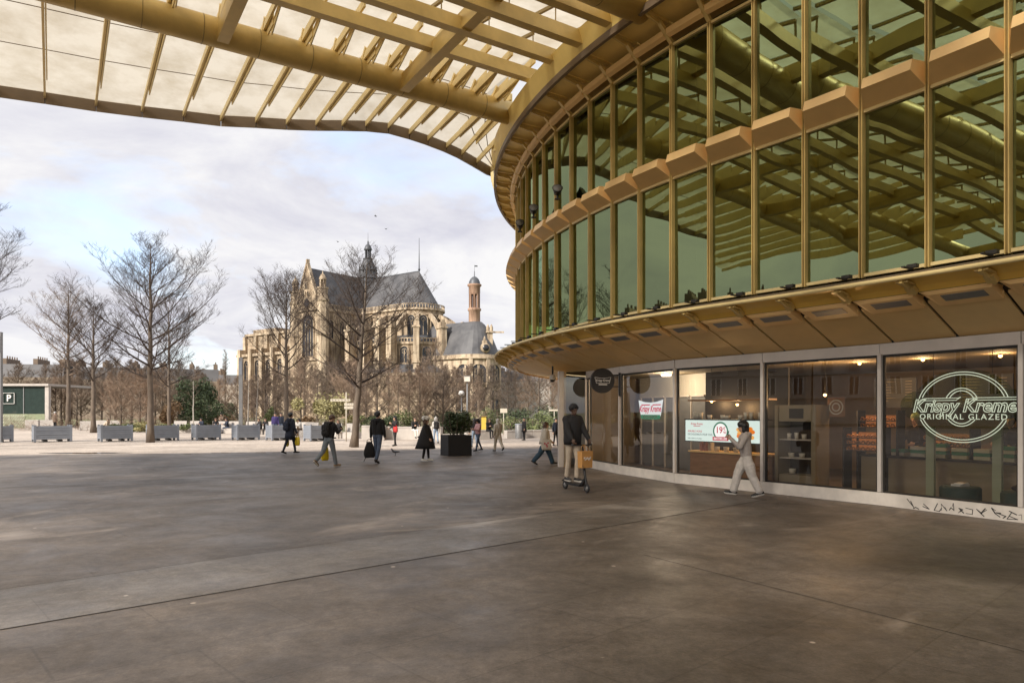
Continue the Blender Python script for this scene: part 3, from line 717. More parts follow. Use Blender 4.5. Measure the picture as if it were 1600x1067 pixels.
# advertising screen in the third window
cS, _ = pane_px(5, 1128.5, 673.5, .14); fS = sheet_place(5, cS, 0)
scr = thing('advertising_screen', 'wide lit screen advertising a doughnut offer inside the shop window', 'screen', cS)
b = MB(); WS, HS = 1.17, .265
b.hexa([fS(-WS-.02, -HS-.02, -.07), fS(WS+.02, -HS-.02, -.07), fS(WS+.02, HS+.02, -.07), fS(-WS-.02, HS+.02, -.07)], [fS(-WS-.02, -HS-.02, -.004), fS(WS+.02, -HS-.02, -.004), fS(WS+.02, HS+.02, -.004), fS(-WS-.02, HS+.02, -.004)])
b.build('screen_frame', M['black'], scr)
b = MB(); b.quad(fS(-WS, -HS), fS(WS, -HS), fS(WS, HS), fS(-WS, HS)); b.build('display', M['screen'], scr, recalc=False)
b = MB(); n = 40
for k in range(n):
    a0, a1 = 2*PI*k/n, 2*PI*(k+1)/n
    b.quad(fS(-.05+.23*math.cos(a0), .0+.23*math.sin(a0), .003), fS(-.05+.23*math.cos(a1), .23*math.sin(a1), .003), fS(-.05+.19*math.cos(a1), .19*math.sin(a1), .003), fS(-.05+.19*math.cos(a0), .19*math.sin(a0), .003))
b.mat(1); b.poly([fS(-.05+.19*math.cos(2*PI*k/n), .19*math.sin(2*PI*k/n), .0025) for k in range(n)])
b.build('price_badge', [M['screen_green'], M['screen_white']], scr, recalc=False)
b = MB(); text_mb(b, '19', .22, lambda x, y, z: fS(x-.09, y+.02, z+.006), bold=.003); text_mb(b, '€', .12, lambda x, y, z: fS(x+.07, y+.06, z+.006)); text_mb(b, '90', .09, lambda x, y, z: fS(x+.08, y-.035, z+.006))
b.build('lettering', M['screen_red'], scr, recalc=False)
b = MB(); b.quad(fS(-.29, -.235, .006), fS(.19, -.235, .006), fS(.19, -.14, .006), fS(-.29, -.14, .006)); b.mat(1); text_mb(b, 'BESTSELLER', .078, lambda x, y, z: fS(x-.05, y-.187, z+.011)); b.build('price_banner', [M['screen_red'], M['screen_white']], scr, recalc=False)
b = MB(); text_mb(b, 'Krispy Kreme', .085, lambda x, y, z: fS(x-.80, y+.17, z+.005), shear=.25, sx=.8); b.beam(fS(-.90, .115, .005), fS(-.68, .115, .005), .004, .014)
text_mb(b, 'AMUSEZ VOUS', .07, lambda x, y, z: fS(x-1.09, y-.02, z+.005), align='LEFT'); b.mat(1)
text_mb(b, 'DES DOUGHNUTS POUR TOUS', .072, lambda x, y, z: fS(x-1.09, y-.10, z+.005), align='LEFT', sx=.78); text_mb(b, 'Offre valable en boutique', .045, lambda x, y, z: fS(x-1.09, y-.20, z+.005), align='LEFT')
b.build('lettering', [M['screen_red'], M['screen_dark']], scr, recalc=False)
rng = random.Random(5); b = MB()
for j in range(14):
    cx, cy, r = rng.uniform(.50, .90), rng.uniform(-.16, .08), .075
    b.mat(j % 2); b.poly([fS(cx+r*math.cos(2*PI*k/10), cy+r*.7*math.sin(2*PI*k/10), .004+.001*j) for k in range(10)])
b.build('doughnut_picture', [M['screen_orange'], emitter('screen_amber', (.9, .45, .12), .6)], scr, recalc=False)

# things on and around the shelf behind the screen
def cup_mb(c, r, h):
    b = MB(); b.lathe(c, [(0, 0), (r*.8, 0), (r, h), (r*.9, h), (r*.72, .01), (0, .01)], 12); return b
def shelf_board(w, t0, t1, ins0, ins1, z, th, m, name, label, cat):
    b = MB(); b.hexa([SP(w, t0, ins0, z-th), SP(w, t1, ins0, z-th), SP(w, t1, ins1, z-th), SP(w, t0, ins1, z-th)], [SP(w, t0, ins0, z), SP(w, t1, ins0, z), SP(w, t1, ins1, z), SP(w, t0, ins1, z)])
    c = SP(w, (t0+t1)/2, ins0, z); o = b.build(name, m, recalc=True, loc=c); return tag(o, label, cat)
zs = cS.z+HS+.03
sh = shelf_board(5, .06, .97, .14, .45, zs, .025, M['shelf_dark'], 'display_shelf', 'dark shelf on top of the lit screen in the shop window', 'shelf')
cupname = {0: 'tall pale paper cup', 1: 'short white mug', 2: 'wide white bowl cup'}
posn = [(.16, 0), (.195, 0), (.235, 0), (.34, 1), (.49, 1), (.54, 2), (.69, 1), (.75, 0), (.81, 0), (.90, 0)]
for j, (t, kd) in enumerate(posn):
    c = SP(5, t, .24, zs); r, h = ((.055, .17), (.06, .10), (.085, .09))[kd]
    o = cup_mb((0, 0, 0), r, h).build('cup', M['cup'], loc=(0, 0, 0)); o.location = c
    tag(o, cupname[kd]+' on the shelf above the lit screen, '+('first', 'second', 'third', 'fourth', 'fifth', 'sixth', 'seventh', 'eighth', 'ninth', 'tenth')[j]+' from the left', 'cup', 'cups on the shelf above the screen')
shelf_board(5, .05, .97, .30, .62, 2.16, .04, M['wood'], 'wall_shelf', 'long wooden shelf high up behind the screen window', 'shelf')
cnt = thing('display_counter', 'wooden counter with dark niche below the lit screen', 'counter', SP(5, .5, .6, 0))
b = MB(); b.hexa([SP(5, .03, .45, .06), SP(5, .97, .45, .06), SP(5, .97, 1.0, .06), SP(5, .03, 1.0, .06)], [SP(5, .03, .45, .80), SP(5, .97, .45, .80), SP(5, .97, 1.0, .80), SP(5, .03, 1.0, .80)]); b.build('counter_front', M['wood'], cnt)
b = MB(); b.hexa([SP(5, .02, .40, .80), SP(5, .98, .40, .80), SP(5, .98, 1.05, .80), SP(5, .02, 1.05, .80)], [SP(5, .02, .40, .84), SP(5, .98, .40, .84), SP(5, .98, 1.05, .84), SP(5, .02, 1.05, .84)]); b.build('counter_top', M['tan'], cnt)
b = MB(); b.hexa([SP(5, .03, 1.06, .84), SP(5, .97, 1.06, .84), SP(5, .97, 1.12, .84), SP(5, .03, 1.12, .84)], [SP(5, .03, 1.06, 2.9), SP(5, .97, 1.06, 2.9), SP(5, .97, 1.12, 2.9), SP(5, .03, 1.12, 2.9)]); b.build('back_panel', M['shelf_dark'], cnt)
for j, t in enumerate((.33, .44, .55, .66)):
    o = cup_mb((0, 0, 0), .075, .12).build('cup', M['cup'], loc=(0, 0, 0)); o.location = SP(5, t, .55, .84)
    tag(o, ('leftmost', 'second from left', 'third from left', 'rightmost')[j]+' of four white mugs on the counter below the screen', 'cup', 'mugs under the screen')
for j, (t, h) in enumerate(((.14, .22), (.19, .25), (.245, .24))):
    b = MB(); b.box((0, 0, h/2), (.13, .09, h), .5); b.mat(1); b.box((0, 0, h+.03), (.05, .012, .06), .5); o = b.build('paper_bag', [M['pink'] if j < 2 else M['cup'], M['white']], loc=(0, 0, 0)); o.location = SP(5, t, .6, .84)
    tag(o, ('left pink paper bag on the shop counter', 'right pink paper bag on the shop counter', 'cream paper bag on the shop counter')[j], 'paper bag', 'paper bags on the counter')
# tall cabinet with dark shelves in the fourth window
cab = thing('display_cabinet', 'tall beige cabinet with dark open shelves behind the fourth shop window', 'cabinet', SP(4, .3, .8, 0))
def hx(w, t0, t1, i0, i1, z0, z1): return [SP(w, t0, i0, z0), SP(w, t1, i0, z0), SP(w, t1, i1, z0), SP(w, t0, i1, z0)], [SP(w, t0, i0, z1), SP(w, t1, i0, z1), SP(w, t1, i1, z1), SP(w, t0, i1, z1)]
b = MB(); b.hexa(*hx(4, .02, .05, .35, .9, .06, 2.0)); b.hexa(*hx(4, .05, .36, .40, .9, 1.63, 2.0)); b.hexa(*hx(4, .05, .36, .40, .9, .06, .42)); b.hexa(*hx(4, .36, .40, .35, .9, .06, 2.0)); b.build('cabinet_body', M['cup_shop'], cab)
b = MB(); b.hexa(*hx(4, .05, .36, .85, .9, .42, 1.63)); b.build('cabinet_back', M['shelf_dark'], cab)
for z in (.78, 1.2): b = MB(); b.hexa(*hx(4, .05, .36, .42, .85, z, z+.02)); b.build('shelf', M['alu'], cab)
b = MB(); b.hexa(*hx(4, .15, .28, .385, .40, 1.70, 1.92)); b.build('badge', M['graffiti'], cab)
rng = random.Random(3)
for j, (t, z, r, h) in enumerate(((.1, 1.22, .05, .13), (.17, 1.22, .05, .15), (.24, 1.22, .06, .12), (.12, .80, .07, .1), (.22, .80, .07, .1), (.13, .42, .08, .12))):
    o = cup_mb((0, 0, 0), r, h).build('cup', M['cup'], loc=(0, 0, 0)); o.location = SP(4, t, .6, z)
    tag(o, ('left', 'middle', 'right', 'lower left', 'lower right', 'lowest')[j]+' pale cup in the tall beige cabinet', 'cup', 'cups in the cabinet')
# lit racks of doughnuts further inside
def rack(w, t, inset, z, wid, rows_, label):
    c = SP(w, t, inset, z); a, d, n, L = shop_frame(w)
    if n.dot(V(-.85, -.5)) < 0: n = -n
    th = thing('doughnut_rack', label, 'food rack', c, group='lit doughnut racks')
    def f(x, y, zz): p = V(c.x, c.y)+d*x+n*y; return V(p.x, p.y, c.z+zz)
    def bx(mb, x0, x1, y0, y1, z0, z1): mb.hexa([f(x0, y0, z0), f(x1, y0, z0), f(x1, y1, z0), f(x0, y1, z0)], [f(x0, y0, z1), f(x1, y0, z1), f(x1, y1, z1), f(x0, y1, z1)])
    b = MB(); bx(b, -wid-.03, -wid, -.25, .1, -c.z+.06, rows_*.14+.1); bx(b, wid, wid+.03, -.25, .1, -c.z+.06, rows_*.14+.1); b.build('rack_frame', M['shelf_dark'], th)
    for r_ in range(rows_):
        b = MB(); bx(b, -wid, wid, -.25, .08, r_*.14, r_*.14+.015); tr = b.build('tray', M['shelf_dark'], th)
        b = MB(); bx(b, -wid, wid, -.26, -.25, r_*.14, r_*.14+.13); q = b.build('tray_light', M['tray_glow'], th)
        b = MB(); k = int(wid*2/.11)
        for j in range(k):
            p = f(-wid+.06+j*.11, .0, r_*.14+.04); pts = [p+V(d.x*.036*math.cos(2*PI*s/10), d.y*.036*math.cos(2*PI*s/10), .036*math.sin(2*PI*s/10)) for s in range(11)]
            b.tube(pts, .018, 6)
        b.build('doughnuts', M['ring_dough'], th)['kind'] = 'stuff'
rack(4, .68, 1.6, 1.50, .42, 2, 'lit rack of pink and orange doughnuts, upper one in the fourth window')
rack(4, .62, 1.3, .98, .42, 3, 'lower lit rack of orange doughnuts in the fourth window')
rack(3, .12, 1.7, .98, .50, 3, 'lit rack of orange doughnuts left of the neon sign posts')
rack(3, .98, 1.7, 1.02, .50, 2, 'lit rack of orange doughnuts right of the neon sign posts')
sc = thing('service_counter', 'long beige service counter running behind the two nearest shop windows', 'counter', SP(3, .2, 1.5, 0))
b = MB(); b.hexa(*hx(3, -.55, 1.5, 1.35, 2.0, .06, .86)); b.build('counter_front', M['cup_shop'], sc)
b = MB(); b.hexa(*hx(3, -.57, 1.52, 1.30, 2.05, .86, .90)); b.build('counter_top', M['shelf_dark'], sc)
for j, t in enumerate((.27, .74)):
    b = MB(); b.hexa(*hx(3, t, t+.06, .35, .42, .06, 1.55)); o = b.build('green_post', M['pale_green'], loc=SP(3, t, .38, 0)); tag(o, ('left', 'right')[j]+' pale green post carrying the neon sign display', 'post', 'pale green posts')
for j, t in enumerate((.48, .90)):
    st_ = thing('round_stool', ('left', 'right')[j]+' dark green round seat behind the nearest window', 'seat', SP(3, t, .55, .06), group='dark green seats')
    b = MB(); b.lathe((0, 0, 0), [(0, 0), (.33, 0), (.34, .03), (.34, .36), (.31, .40), (0, .40)], 24); b.build('seat', M['dark_green'], st_, local=True)
c = SP(3, .90, .55, .46); b = MB(); b.ball((0, 0, .06), .17, 12, 6, (1.2, .7, .42)); b.tube([(-.12, 0, .1), (-.05, .0, .17), (.06, 0, .17), (.12, 0, .1)], .012, 6)
o = b.build('handbag', M['black_matt'], loc=(0, 0, 0)); o.location = c; tag(o, 'soft black bag resting on the right dark green seat', 'bag')
c = SP(3, .48, .55, .46); b = MB(); b.box((0, 0, .02), (.26, .18, .04), .4); b.box((.02, 0, .05), (.22, .16, .02), .6); o = b.build('magazine', [M['white']], loc=(0, 0, 0)); o.location = c; tag(o, 'flat pale magazines lying on the left dark green seat', 'magazine')
# bulbs: the lit pendants one sees through the panes
def bulb(px, py, w, inset, label, watts):
    p, t = pane_px(w, px, py, inset)
    th = thing('pendant_lamp', label, 'lamp', p, group='warm pendant lamps')
    b = MB(); b.ball((0, 0, 0), .035, 10, 6); b.build('bulb', M['bulb'], th, local=True)
    b = MB(); b.tube([(0, 0, .03), (0, 0, max(.1, 3.0-p.z))], .005, 5); b.lathe((0, 0, .02), [(.02, .05), (.03, 0), (.02, 0)], 10); b.build('cord', M['black'], th, local=True)
    if watts:
        l = bpy.data.lights.new('pendant_light', 'POINT'); l.energy = watts; l.color = (1, .62, .30); l.shadow_soft_size = .08
        lo = bpy.data.objects.new('pendant_light', l); COL.objects.link(lo); lo.parent = th; lo.location = (0, 0, -.08)
for a_ in ((1289, 617, 4, 1.2, 'bright warm pendant bulb in the fourth window', 43), (1112, 627, 5, .75, 'left small warm bulb above the screen window shelf', 9), (1152, 632, 5, .75, 'right small warm bulb above the screen window shelf', 9),
           (1343, 568, 4, 2.0, 'warm ceiling bulb near the top of the fourth window', 12), (1442, 562, 3, 2.0, 'warm ceiling bulb above the neon sign, left of it', 15), (1563, 556, 3, 2.0, 'warm ceiling bulb above the neon sign, right of it', 15)): bulb(*a_)
# CCTV dome under the soffit and floodlights on the transom boxes
cc = at(863.5, 592, 24.2); th = thing('security_camera', 'white dome camera hanging under the soffit near the corner post', 'camera', cc)
b = MB(); b.lathe((0, 0, 0), [(0, .16), (.06, .15), (.10, .08), (.11, 0), (.105, -.03), (0, -.03)], 16); b.build('housing', M['cup'], th, local=True)
b = MB(); b.ball((0, 0, -.03), .085, 14, 8); b.build('dome', M['black'], th, local=True)
b = MB(); b.tube([(0, 0, .15), (0, 0, .75)], .03, 8); b.build('mount', M['black'], th, local=True)
for j, k in enumerate((10.2, 12.0, 13.6)):
    p = Q(k, .40, ZM1+.42); th = thing('floodlight', ('right', 'middle', 'left')[j]+' of three black floodlights standing on the band of transom boxes', 'floodlight', p, group='floodlights')
    n = N(k); b = MB(); d = V(-n.x*.2-.2, -n.y*.2-.9, .5).normalized()
    x = V(0, 0, .26); b.tube([x-d*.16, x-d*.12, x+d*.02, x+d*.10], [.05, .10, .13, .16], 16); b.build('lamp_body', M['black'], th, local=True)
    b = MB(); b.tube([x+d*.095, x+d*.105], .14, 16); b.build('lens', M['post_grey'], th, local=True)
    b = MB(); b.tube([(0, 0, -.02), (0, 0, .14)], .03, 8); b.box((0, 0, 0), (.16, .12, .03)); b.build('base', M['black'], th, local=True)

# more of the shop: menu boards, boxes, staff
def board(w, t, inset, z0, z1, wid, label, lines):
    c = SP(w, t, inset, (z0+z1)/2); a, d, n, L = shop_frame(w)
    if n.dot(V(-.85, -.5)) < 0: n = -n
    th = thing('menu_board', label, 'board', c, group='menu boards'); f = lambda x, y, o=0: V(c.x+d.x*x+n.x*o, c.y+d.y*x+n.y*o, c.z+y); h = (z1-z0)/2
    b = MB(); b.hexa([f(-wid, -h, -.04), f(wid, -h, -.04), f(wid, h, -.04), f(-wid, h, -.04)], [f(-wid, -h), f(wid, -h), f(wid, h), f(-wid, h)]); b.build('panel', M['shelf_dark'], th)
    rng = random.Random(int(t*100)); b = MB()
    for k in range(lines):
        y = h*.75-k*h*1.5/lines; b.quad(f(-wid*.85, y, .006), f(-wid*.85+wid*rng.uniform(.5, 1.0), y, .006), f(-wid*.85+wid*.5, y+.014, .006), f(-wid*.85, y+.014, .006)); b.quad(f(wid*.5, y, .006), f(wid*.8, y, .006), f(wid*.8, y+.014, .006), f(wid*.5, y+.014, .006))
    b.build('menu_lines', M['cup_shop'], th, recalc=False)
board(4, .52, 3.2, 1.95, 2.65, .5, 'dark menu board at the back of the fourth shop window', 8)
board(3, .10, 3.2, 1.95, 2.65, .55, 'dark menu board behind the neon sign, left one', 8)
board(3, .60, 3.2, 1.95, 2.65, .55, 'dark menu board behind the neon sign, right one', 8)
pst = SP(4, .46, .9, 1.95); a_, d_, n_, L_ = shop_frame(4)
b = MB(); f = lambda x, y, o=0: V(pst.x+d_.x*x, pst.y+d_.y*x, pst.z+y)
b.quad(f(-.2, -.22), f(.2, -.22), f(.2, .22), f(-.2, .22)); b.mat(1)
for r0, r1 in ((.17, .14), (.10, .07)):
    for k in range(24):
        a0, a1 = 2*PI*k/24, 2*PI*(k+1)/24; e = V(-.86, -.5, 0)*.006
        b.quad(f(r0*math.cos(a0), r0*math.sin(a0))+e, f(r0*math.cos(a1), r0*math.sin(a1))+e, f(r1*math.cos(a1), r1*math.sin(a1))+e, f(r1*math.cos(a0), r1*math.sin(a0))+e)
o = b.build('hanging_poster', [M['wood'], M['cup']], recalc=False, loc=pst); tag(o, 'small brown poster with pale rings hanging in the fourth shop window', 'poster')
rng = random.Random(21)
for j in range(10):
    w, t, z, nst = (3, -.25+.17*j, .90, rng.choice((2, 3, 4)))
    p = SP(w, t, 1.62, z); b = MB(); rz = math.atan2(shop_frame(3)[1].y, shop_frame(3)[1].x)
    for q in range(nst): b.mat(q % 2); b.box((rng.uniform(-.01, .01), 0, .035+q*.072), (.30, .22, .068), rz+rng.uniform(-.06, .06))
    o = b.build('pastry_boxes', [M['cup'], M['green_sign']], loc=(0, 0, 0)); o.location = p; tag(o, 'stack of white and green pastry boxes on the long service counter', 'box stack', 'stacks of pastry boxes')

# the pale lobby behind the two leftmost windows: partition, inner glazed doors
M['lobby'] = material('pale_lobby_wall', (.62, .58, .50), .6, 0, .08, 1)
lob = thing('lobby_partition', 'pale partition with aluminium framed doors behind the leftmost shop windows', 'partition', SP(6, .3, 1.6, .06))
b = MB(); b.hexa(*hx(6, -.9, .45, 2.2, 2.3, .06, 2.99)); b.build('wall', M['lobby'], lob)
for t in (-.8, -.55, -.3, -.05, .2):
    b = MB(); b.hexa(*hx(6, t, t+.22, 2.12, 2.18, .1, 2.3)); d_ = b.build('door', M['kiosk_dark'] if 'kiosk_dark' in M else M['pane_dark'] if 'pane_dark' in M else M['post_grey'], lob)
    b = MB(); b.hexa(*hx(6, t-.015, t, 2.08, 2.2, .06, 2.35)); b.hexa(*hx(6, t, t+.22, 2.08, 2.2, 2.3, 2.35)); o = b.build('door_frame', M['alu'], lob); o.parent = d_; o.matrix_parent_inverse = Matrix.Identity(4)
p = SP(6, .2, 1.2, 2.9); th = thing('pendant_lamp', 'round warm ceiling lamp in the pale lobby at the shop corner', 'lamp', p, group='warm pendant lamps')
b = MB(); b.lathe((0, 0, 0), [(0, 0), (.14, 0), (.16, .06), (0, .09)], 14); b.build('bulb', emitter('lobby_lamp', (1, .8, .55), 4), th, local=True)
l = bpy.data.lights.new('pendant_light', 'POINT'); l.energy = 45; l.color = (1, .82, .6); l.shadow_soft_size = .15; lo = bpy.data.objects.new('pendant_light', l); COL.objects.link(lo); lo.parent = th; lo.location = (0, 0, -.2)
# ---------------------------------------------------------------- bare trees
def tree_mesh(name, seed, h, r0, first, spread, n_lat, mats, lean=(0, 0), rise=.75, twig=.006, gen3=6, gen4=4, droop=0.0, fork=0, wob=.02, sides=4, up3=.35):
    """a tapered trunk with limbs, branches and twigs; returns (trunk, crown) builders around the tree's foot"""
    rng = random.Random(seed); T = MB(); C_ = MB()
    ns = 14; P = []; x = y = 0.0
    for k in range(ns+1):
        t = k/ns; x = lean[0]*t*h+rng.uniform(-1, 1)*wob*h*.25*(k > 0)*.6; y = lean[1]*t*h+rng.uniform(-1, 1)*wob*h*.25*.6*(k > 0); P.append(V(x, y, h*t))
    rad = [r0*(1.28 if k == 0 else 1)*((1-k/ns)**.85)+.012 for k in range(ns+1)]
    T.tube(P, rad, 10)
    def trunk_at(t):
        f = t*ns; k = min(int(f), ns-1); return P[k].lerp(P[k+1], f-k), r0*(1-t)**.85+.012
    def limb(p, d, L, r, level, plane):
        n = max(3, int(L/ (.5 if level < 2 else .3))) if level < 3 else 2
        n = min(n, 9); pts = [p]; rr = [r]; d = d.normalized(); q = p; curve = V(0, 0, rise*.10 if level == 1 else .05-droop)
        for k in range(n):
            d = (d+curve+V(rng.uniform(-1, 1), rng.uniform(-1, 1), rng.uniform(-1, 1))*(.10 if level < 2 else .16)).normalized()
            q = q+d*(L/n); pts.append(q); rr.append(max(twig*.6, r*(1-(k+1)/n*.88)))
        C_.tube(pts, rr, 5 if level == 1 else (4 if level == 2 else 3), cap=False, smooth=level < 3)
        if level >= 4: return
        cnt = {1: gen3+int(L*1.6), 2: gen4+int(L*2), 3: 3}[level]
        if level == 3 and L < .35: cnt = 1
        for j in range(cnt):
            t = rng.uniform(.18, .98) if level > 1 else .16+.82*(j+rng.random())/cnt
            f = t*n; k = min(int(f), n-1); b0 = pts[k].lerp(pts[k+1], f-k); ax = (pts[k+1]-pts[k]).normalized()
            side = ax.cross(V(0, 0, 1)); side = side.normalized() if side.length > .05 else V(1, 0, 0)
            a = rng.choice((-1, 1))*rng.uniform(.55, 1.0); nd_ = ax*rng.uniform(.55, 1.0)+side*a+V(0, 0, rng.uniform(-.15, .55)+up3*.3)+ax.cross(side)*rng.uniform(-.5, .5)
            l2 = L*{1: .46, 2: .46, 3: .5}[level]*(1-.55*t)*rng.uniform(.7, 1.25)+.12
            limb(b0, nd_, l2, max(twig, rr[k]*.55), level+1, plane)
    ga = rng.uniform(0, 6.28)
    for j in range(n_lat):
        t = first+(.985-first)*((j+rng.random()*.6)/n_lat)**.9; p, r = trunk_at(t); ga += 2.4+rng.uniform(-.4, .4)
        rel = (t-first)/(1-first); prof = spread*(.55+.75*rel*2 if rel < .22 else 1.0 if rel < .35 else max(.12, 1.05-(rel-.3)*1.28))*rng.uniform(.75, 1.15)
        el = R(18+55*rel*rise+rng.uniform(-10, 12)); d = V(math.cos(ga)*math.cos(el), math.sin(ga)*math.cos(el), math.sin(el))
        limb(p, d, prof, max(.012, r*rng.uniform(.32, .5)), 1, ga)
    return T, C_
def make_tree(name, label, loc, seed, h, r0, first, spread, n_lat, trunk_m='bark', crown_m='twig', group=None, rz=0, **k):
    T, C_ = tree_mesh(name, seed, h, r0, first, spread, n_lat, None, **k)
    th = thing(name, label, 'tree', loc, rz, group)
    T.build('trunk', M[trunk_m], th, local=True, recalc=False); C_.build('crown', M[crown_m], th, local=True, recalc=False)
    return th
def ground(px, d): return V((px-800)*d/FOC, d, 0)
make_tree('bare_tree', 'tall bare tree standing before the third grey planter, widest crown on the left', gp(235, 691), 21, 12.0, .20, .30, 5.4, 34, gen3=6, gen4=4, rise=.55)
make_tree('bare_tree', 'leaning bare tree before the church, standing alone on the pale paving', gp(553, 698.5), 5, 9.6, .19, .28, 4.7, 30, lean=(.075, 0), gen3=6, gen4=4, rise=.5)
make_tree('bare_tree', 'bare tree with long outreaching limbs before the left end of the church', ground(447, 49), 33, 10.7, .17, .40, 5.0, 28, gen3=7, gen4=5, rise=1.0)
make_tree('bare_tree', 'low forked bare tree between the second and third grey planters at left', ground(146, 62), 12, 11.0, .22, .36, 5.0, 26, gen3=6, gen4=4, crown_m='twig')
make_tree('bare_tree', 'bare plane tree with brownish crown, far left behind the grey planters', ground(107, 78), 8, 15.8, .26, .36, 5.4, 34, gen3=6, gen4=4, crown_m='twig_brown')
make_tree('bare_tree', 'bare tree half hidden behind the widest bare tree at left', ground(264, 60), 14, 11.2, .16, .30, 5.0, 26, gen3=6, gen4=4)
make_tree('bare_tree', 'bare tree at the left edge, only its outer twigs reaching into view', ground(-62, 37), 17, 13.2, .2, .36, 4.6, 28, gen3=7, gen4=5)
make_tree('poplar_tree', 'slim upright bare poplar far off between the planters and the church', ground(352, 120), 9, 12.2, .16, .12, 2.6, 30, gen3=6, gen4=3, rise=2.2, crown_m='twig_brown', twig=.012)
make_tree('alder_tree', 'conical bare tree in front of the church chapel', ground(680, 72), 41, 9.0, .14, .14, 3.0, 34, gen3=6, gen4=4, crown_m='twig_brown', twig=.008)
make_tree('alder_tree', 'bare tree beside the corner post of the pavilion', ground(842, 64), 42, 8.0, .13, .2, 2.6, 28, gen3=6, gen4=4, crown_m='twig_brown', twig=.008)
# thicket of young park trees, three models copied
protos = []
for k, (sd, h, r0, first, spr, nl, lab) in enumerate(((51, 7.0, .11, .10, 3.0, 28, 'bare young park tree with a rounded brown crown'), (52, 6.2, .12, .06, 3.2, 26, 'bare spreading park tree with low branches'), (53, 8.2, .10, .16, 2.4, 30, 'bare slender park tree with a narrow brown crown'))):
    protos.append((make_tree('young_tree', lab, (0, 0, 0), sd, h, r0, first, spr, nl, gen3=6, gen4=5, crown_m='twig_brown', twig=.010, rise=1.1, group='bare young trees of the thicket'), h))
rng = random.Random(77); used = set()
spots = [(190, 66, 5.2), (215, 78, 6.0), (172, 84, 6.4), (285, 82, 5.6), (320, 96, 6.5), (345, 84, 5.4), (370, 75, 5.2), (395, 88, 6.2), (412, 66, 5.4), (430, 96, 7.2), (452, 78, 6.6), (470, 68, 6.8), (480, 90, 8.4),
         (497, 62, 5.4), (508, 100, 8.8), (522, 80, 7.0), (540, 70, 6.4), (556, 92, 8.0), (575, 62, 5.2), (592, 78, 7.2), (610, 92, 8.2), (622, 66, 6.0), (640, 84, 7.8), (655, 58, 5.2), (668, 98, 8.4), (700, 84, 7.0),
         (716, 64, 5.4), (733, 92, 7.4), (752, 74, 6.2), (770, 88, 7.4), (790, 66, 6.0), (806, 90, 7.0), (822, 78, 6.4), (862, 84, 7.2), (880, 70, 6.2), (60, 98, 6.4), (85, 88, 6.0), (130, 100, 7.0), (300, 74, 4.6), (40, 90, 5.6),
         (240, 100, 7), (560, 58, 4.4), (690, 60, 4.8), (745, 58, 4.6), (385, 60, 4.4), (70, 104, 8.6), (95, 96, 8.0), (118, 92, 7.6), (140, 98, 8.4), (160, 90, 7.2), (182, 102, 8.8), (205, 96, 8.2), (228, 90, 7.4), (250, 96, 8.0), (278, 102, 8.4), (310, 100, 8.0), (25, 100, 8.0)]
for px, d, h in spots:
    k = rng.randrange(3); o, h0 = protos[k]
    if k in used: o = copy_tree(o)
    used.add(k)
    o.location = ground(px+rng.uniform(-4, 4), d); s = h/h0; o.scale = (s*rng.uniform(.95, 1.2), s*rng.uniform(.95, 1.2), s); o.rotation_euler.z = rng.uniform(0, 6.28)
# saplings standing behind the grey planter boxes
for px, d, lean, lab in ((387, 50, .02, 'left thin pale sapling beside the tall grey post'), (399, 50.5, .05, 'right thin pale sapling beside the tall grey post'), (302, 54, .0, 'thin pale sapling before the dark evergreen')):
    make_tree('sapling', lab, ground(px, d), int(px), 4.2, .05, .45, .8, 12, trunk_m='twig_pale', crown_m='twig_brown', lean=(lean, 0), gen3=2, gen4=1)

# ---------------------------------------------------------------- leafy shrubs
def leaf_cloud(mb, c, rad, n, size, rng, lumps=7):
    c = V(*c); L = [(c+V(rng.gauss(0, .42)*rad[0], rng.gauss(0, .42)*rad[1], rng.uniform(-.55, .75)*rad[2]), rng.uniform(.28, .55)) for _ in range(lumps)]
    for _ in range(n):
        p0, s = rng.choice(L); v = V(rng.gauss(0, 1), rng.gauss(0, 1), rng.gauss(0, 1)).normalized()*rng.random()**.4*s
        p = p0+V(v.x*rad[0], v.y*rad[1], v.z*rad[2])
        if p.z < .03: p.z = rng.uniform(.03, .3)
        a = V(rng.gauss(0, 1), rng.gauss(0, 1), rng.gauss(0, 1)).normalized(); b_ = a.orthogonal().normalized(); w = size*rng.uniform(.6, 1.4)
        mb.add([p-a*w, p+b_*w*.45, p+a*w, p-b_*w*.45], [(0, 1, 2, 3)])
def shrub(name, label, loc, rad, n, size, mat_, seed, group=None, lumps=8, zc=None, cat='shrub', stems=5):
    rng = random.Random(seed); th = thing(name, label, cat, loc, 0, group); b = MB()
    leaf_cloud(b, (0, 0, rad[2]*.75 if zc is None else zc), rad, n, size, rng, lumps); b.build('foliage', M[mat_], th, local=True, recalc=False)
    b = MB()
    for j in range(stems):
        a = rng.uniform(0, 6.28); b.tube([(0, 0, 0), (rad[0]*.25*math.cos(a), rad[1]*.25*math.sin(a), rad[2]*.5), (rad[0]*.5*math.cos(a), rad[1]*.5*math.sin(a), rad[2]*1.1)], [.04, .03, .01], 5)
    b.build('stem', M['bark'], th, local=True, recalc=False); return th
shrub('evergreen_shrub', 'large dark evergreen shrub behind the fourth grey planter', ground(302, 70), (2.1, 2.1, 2.9), 5200, .13, 'leaf_dark', 1, zc=2.3, lumps=14)
shrub('evergreen_shrub', 'second dark evergreen further back among the bare trees', ground(330, 82), (2.4, 2.0, 2.2), 3000, .13, 'leaf_dark', 12, zc=2.0, lumps=10)
shrub('light_shrub', 'yellow green shrub leaning over the signpost before the church', ground(517, 56), (1.7, 1.3, 1.7), 2600, .11, 'leaf_yellow', 2, zc=1.9, lumps=11)
